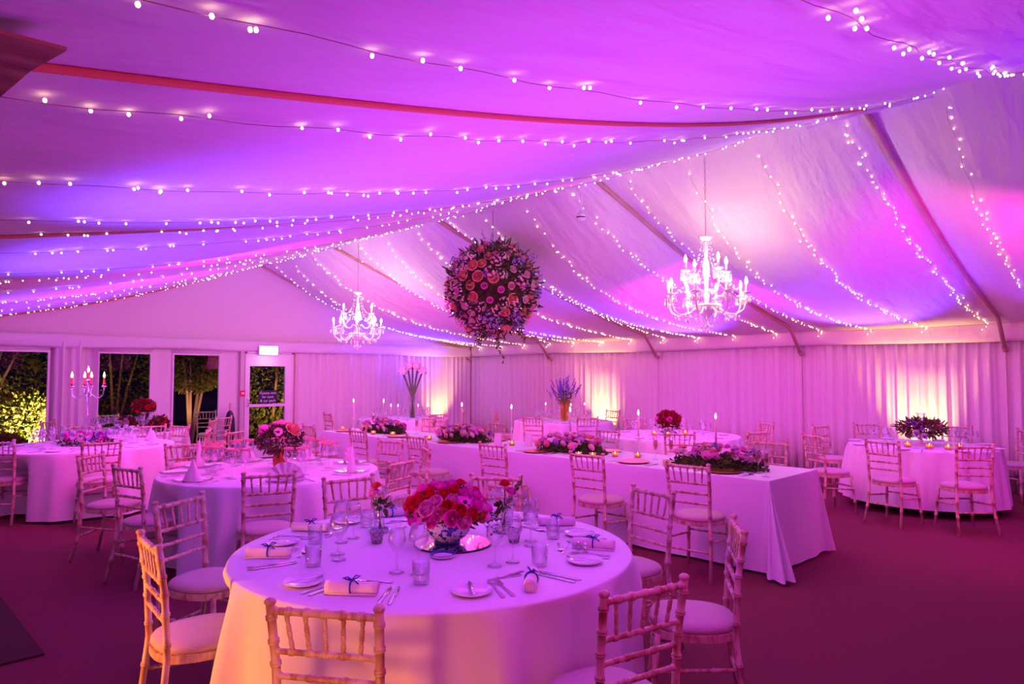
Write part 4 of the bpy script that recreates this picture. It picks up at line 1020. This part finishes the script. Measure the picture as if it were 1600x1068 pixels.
def chandelier(loc, top, label):
    c = empty('chandelier', loc, .25, label, 'chandelier')
    ob('column', MB().lathe([(0, -.46), (.02, -.45), (.028, -.43), (.012, -.40), (.03, -.36), (.09, -.30), (.125, -.25), (.13, -.235), (.10, -.24), (.04, -.27), (.02, -.22), (.03, -.15), (.018, -.08), (.022, 0), (.034, .08), (.03, .16), (.016, .22), (.022, .30), (.012, .36), (.02, .40), (0, .41)], 22).mesh('column', M['crystal']), c)
    ob('top_bowl', MB().lathe([(.012, .385), (.035, .39), (.062, .415), (.07, .43), (.068, .432), (.03, .40), (0, .395)], 20).mesh('top_bowl', M['crystal']), c)
    mb = MB(); z = .41; L = top-loc[2]
    while z < L:
        mb.tube([(0, 0, z), (.006, 0, z+.008), (.006, 0, z+.022), (0, 0, z+.03), (-.006, 0, z+.022), (-.006, 0, z+.008), (0, 0, z)], .002, 5) if int(z*30) % 2 else mb.tube([(0, 0, z), (0, .006, z+.008), (0, .006, z+.022), (0, 0, z+.03), (0, -.006, z+.022), (0, -.006, z+.008), (0, 0, z)], .002, 5)
        z += .027
    ob('chain', mb.mesh('chain', M['chain']), c)
    for tier, (n_, R, zc, zs) in enumerate(((8, .375, -.16, -.30), (4, .22, .07, -.12))):
        for i in range(n_):
            a = 2*pi*(i+.5*tier)/n_
            pts = [(cos(a)*R*r, sin(a)*R*r, z) for r, z in ((.12, zs), (.3, zs+.03), (.5, zs-.03), (.75, zs-.045+.02*tier), (.93, zs+.0+.02*tier), (1.0, (zs+zc)/2), (1.0, zc))]
            arm = ob('arm', MB().tube(pts, .009, 8).mesh('arm', M['crystal']), c)
            for nm, me in (('drip_pan', BOB), ('candle_sleeve', CTUBE), ('bulb', CBULB), ('crystal_drops', DR)):
                s_ = ob(nm, me, arm, (cos(a)*R, sin(a)*R, zc))
                if nm == 'crystal_drops': s_['kind'] = 'stuff'
        # bead chains from the top bowl to the arms and between arms
        mb = MB()
        for i in range(n_):
            a = 2*pi*(i+.5*tier)/n_; a2 = 2*pi*(i+1+.5*tier)/n_
            for q in range(15):
                t = (q+.5)/15; z_ = (.39+(zc-.39)*t)-.10*sin(pi*t)*(1-t*.3)
                mb.blob((cos(a)*(.05+(R-.06)*t**1.6), sin(a)*(.05+(R-.06)*t**1.6), z_), .0065, 5, 3)
                if q % 2: 
                    b = a+(a2-a)*t; mb.blob((cos(b)*R*.97, sin(b)*R*.97, zc-.005-.08*sin(pi*t)), .008, 5, 3)
        ob('bead_chains', mb.mesh('bead_chains', M['crystal']), c)['kind'] = 'stuff'
    mb = MB()
    for r, z, n_ in ((.12, -.25, 14), (.20, -.36, 12), (.30, -.33, 14), (.05, -.42, 7)):
        for i in range(n_):
            a = 2*pi*i/n_+r*9; mb.blob((cos(a)*r, sin(a)*r, z), .008, 5, 3); mb.blob((cos(a)*r, sin(a)*r, z-.035), (.010, .010, .022), 6, 4)
    mb.blob((0, 0, -.50), (.018, .018, .024), 8, 5)
    ob('hanging_crystals', mb.mesh('hanging_crystals', M['crystal']), c)['kind'] = 'stuff'
    for a in (0.6, 2.7, 4.8):
        lamp('POINT', (loc[0]+.28*cos(a), loc[1]+.28*sin(a), loc[2]-.08), 7, (1.0, .66, .42), .05, name='chandelier_light')
    return c
chandelier((6.0, 3.33, 2.54), 3.76, 'larger-looking crystal chandelier with lit candle bulbs, nearer and to the right')
chandelier((6.0, 9.52, 2.53), 3.76, 'smaller-looking crystal chandelier with lit candle bulbs, farther and to the left')

# ---------------------------------------------------------------- hanging ball of flowers
BX, BY, BZ = 6.0, 6.35, 2.74
b = empty('hanging_flower_ball', (BX, BY, BZ), radians(-45), 'huge hanging ball of peach, pink and lilac flowers with dark foliage', 'flowers')
ob('hanging_wire', MB().tube([(0, 0, .45), (0, 0, 1.04)], .003, 6).mesh('hanging_wire', M['dark']), b)
ob('inner_foam', MB().blob((0, 0, 0), .40, 24, 14).mesh('inner_foam', M['darkleaf']), b)
rnd = random.Random(77); ga = pi*(3-sqrt(5)); nb = 190
for i in range(nb):
    z = 1-2*(i+.5)/nb; q = sqrt(1-z*z); a = i*ga
    nrm = Vector((q*cos(a)+rnd.uniform(-.07, .07), q*sin(a)+rnd.uniform(-.07, .07), z+rnd.uniform(-.07, .07))).normalized(); rr = rnd.uniform(.52, .60)
    kd, m, s = rnd.choice([('rose', 'peach', 2.2), ('rose', 'pale', 1.5), ('blossom', 'pale', 2.5), ('blossom', 'pale', 2.9), ('blossom', 'lilac', 2.8), ('blossom', 'cream', 2.6), ('rose', 'pinkp', 1.3), ('rose', 'cream', 1.5), ('rose', 'peach', 1.9)])
    bloom(b, kd, m, nrm*rr, nrm, s)
ob('foliage', leaves('foliage', 'darkleaf', 3600, .57, .57, .57, .06, 5, .72, wid=.4), b)['kind'] = 'stuff'
ob('leafy_sprays', leaves('leafy_sprays', 'leaf', 420, .58, .58, .60, .12, 6, .86, wid=.2), b)['kind'] = 'stuff'
mb = MB()
for i in range(26):
    a = rnd.uniform(0, 2*pi); el = rnd.uniform(.1, 1.45); d = Vector((cos(a)*cos(el), sin(a)*cos(el), sin(el)))
    L = rnd.uniform(.66, .78); p = d*L; mb.tube([d*.45, d*(L*.8)+Vector((0, 0, .01)), p], [.004, .003, .0015], 5)
    for q in range(12):
        c = d*(.52+(L-.52)*q/12)+Vector((rnd.uniform(-.02, .02), rnd.uniform(-.02, .02), rnd.uniform(-.02, .02))); mb.blob(c, .008, 5, 3)
ob('upright_sprig', mb.mesh('upright_sprig', M['violet']), b)['kind'] = 'stuff'
for i, (dx, dy, L) in enumerate(((.05, -.15, .46), (.10, -.18, .30), (.36, -.05, .34), (.32, -.1, .26), (-.22, .0, .26), (-.30, .1, .2), (-.12, -.2, .22))):
    mb = MB(); z0 = -sqrt(max(.02, .5**2-dx*dx-dy*dy))
    sx = rnd.uniform(-.05, .1); pts = [Vector((dx+sx*t*t, dy, z0-L*t)) for t in [q/8 for q in range(9)]]
    mb.tube(pts, .002, 5)
    for q in range(26):
        p = pts[min(8, int(q/26*9))]; d = Vector((rnd.uniform(-1, 1), rnd.uniform(-1, 1), rnd.uniform(-1, .2))).normalized()*.055; sd = d.orthogonal().normalized()*.013
        mb.add([p, p+d*.5+sd, p+d, p+d*.5-sd], [(0, 1, 2, 3)])
    ob('trailing_vine', mb.mesh('trailing_vine', M['darkleaf'], False), b)

# ---------------------------------------------------------------- fairy light strings
BULB = MB().blob((0, 0, 0), (.005, .005, .006), 6, 4).mesh('bulb', M['bulb'])
ORD = ['first', 'second', 'third', 'fourth', 'fifth', 'sixth', 'seventh', 'eighth', 'ninth', 'tenth', 'eleventh', 'twelfth', 'thirteenth', 'fourteenth', 'fifteenth', 'sixteenth', 'seventeenth']
rnd = random.Random(12)
for k in range(-2, 15):
    Y0 = 2.05+.75*k
    for sgn, side in ((1, 'right'), (-1, 'left')):
        near = Y0 < 6.2
        pts = []; bl = []
        nn = 60
        for i in range(nn+1):
            t = .015+.965*i/nn
            X = RX+(5.65*t if sgn > 0 else -6.25*t); Y = Y0+.012*sin(i*1.3)
            z = lining(X, Y)-.013
            pts.append((X, Y, z))
            if rnd.random() < (.93 if sgn > 0 else .62):
                bl.append((X+rnd.uniform(-.02, .02), Y+rnd.choice([-1, 1])*rnd.uniform(.004, .035), z-.003))
            if rnd.random() < .25:
                bl.append((X+rnd.uniform(-.04, .04), Y+rnd.uniform(-.04, .04), z-.004))
        if sgn > 0:
            for q in range(2): bl.append((XR-.20, Y0+.05*q, 2.30-.04*q))
        lb = 'string of warm fairy lights down the %s ceiling slope, %s from the camera end' % (side, ORD[k+2])
        if near:
            s = empty('fairy_light_string', (0, 0, 0), 0, lb, 'string lights', 'fairy light strings on the tent lining')
            ob('wire', MB().tube(pts, .0014, 4).mesh('wire', M['wire']), s)
            for p in bl: ob('bulb', BULB, s, p)
        else:
            mb = MB()
            for p in bl: mb.blob(p, (.0075, .0075, .008) if sgn > 0 else (.006, .006, .006), 5, 3)
            wm = ob('fairy_light_string', mb.mesh('fairy_light_string', M['bulb']))
            tag(wm, lb, 'string lights', 'fairy light strings on the tent lining')

# ---------------------------------------------------------------- closed parasol, door mat, garden
px_, py_ = 5.36, 12.86
place('closed_parasol', [['canopy', MB().lathe([(0, .02), (.03, .02), (.085, .12), (.105, .30), (.10, .55), (.085, .80), (.05, .92), (.02, .96), (0, .96)], 10).mesh('canopy', M['dark'], False)],
      ['pole', MB().tube([(0, 0, 0), (0, 0, 1.10)], .018, 10).mesh('pole', M['beam'])], ['tie_strap', MB().lathe([(.103, .50), (.106, .50), (.106, .54), (.103, .54)], 12).mesh('tie_strap', M['wire'])]],
      (px_, py_, 0), 0, 'closed black parasol standing by the post left of the glazed door', 'parasol')
tag(ob('door_mat', MB().box(-.25, 4.77, 0, .94, 6.6, .014).mesh('door_mat', M['mat'], False)), 'dark red-brown door mat lying on the carpet at the left edge', 'mat')
g = MB().box(-14, 13.35, -.06, 14, 26, -.01); struct('ground', g, M['lawn'])
def gleaf(name, n, rx, ry, rz, seed, ll, m='garden'):
    return leaves(name, m, n, rx, ry, rz, ll, seed, .55, wid=.5)
G = [((2.62, 15.3), (.62, .45, .62), .72, 'brightly lamp-lit yellow bush outside the left window', 11), ((2.1, 17.0), (1.3, .8, 1.5), 2.2, 'tall dark leafy tree behind the lit bush outside the left window', 12),
     ((4.6, 17.3), (1.1, .8, 1.9), 1.9, 'dark tall shrub outside the middle window', 13), ((5.55, 15.35), (.75, .5, .60), 1.85, 'leafy branches with yellow-green leaves outside the right-hand window', 14),
     ((7.3, 15.2), (.9, .6, 1.5), 1.5, 'green and gold hedge seen through the glazed door', 15), ((1.95, 14.3), (.55, .3, .35), .30, 'low dark plant at the foot of the left window', 16)]
for (x, y), (rx, ry, rz), zc, lb, sd in G:
    t = empty('garden_shrub', (x, y, 0), 0, lb, 'shrub', 'shrubs in the dark garden')
    ob('foliage', gleaf('foliage', 4200, rx, ry, rz, sd, .085), t, (0, 0, zc))['kind'] = 'stuff'
    mb = MB(); rnd = random.Random(sd)
    for q in range(5):
        a = rnd.uniform(0, 6.28); mb.tube([(0, 0, 0), (cos(a)*rx*.3, sin(a)*ry*.3, zc*.7), (cos(a)*rx*.7, sin(a)*ry*.7, zc+rz*.4)], [.04, .03, .012], 7)
    ob('branches', mb.mesh('branches', M['beam']), t)
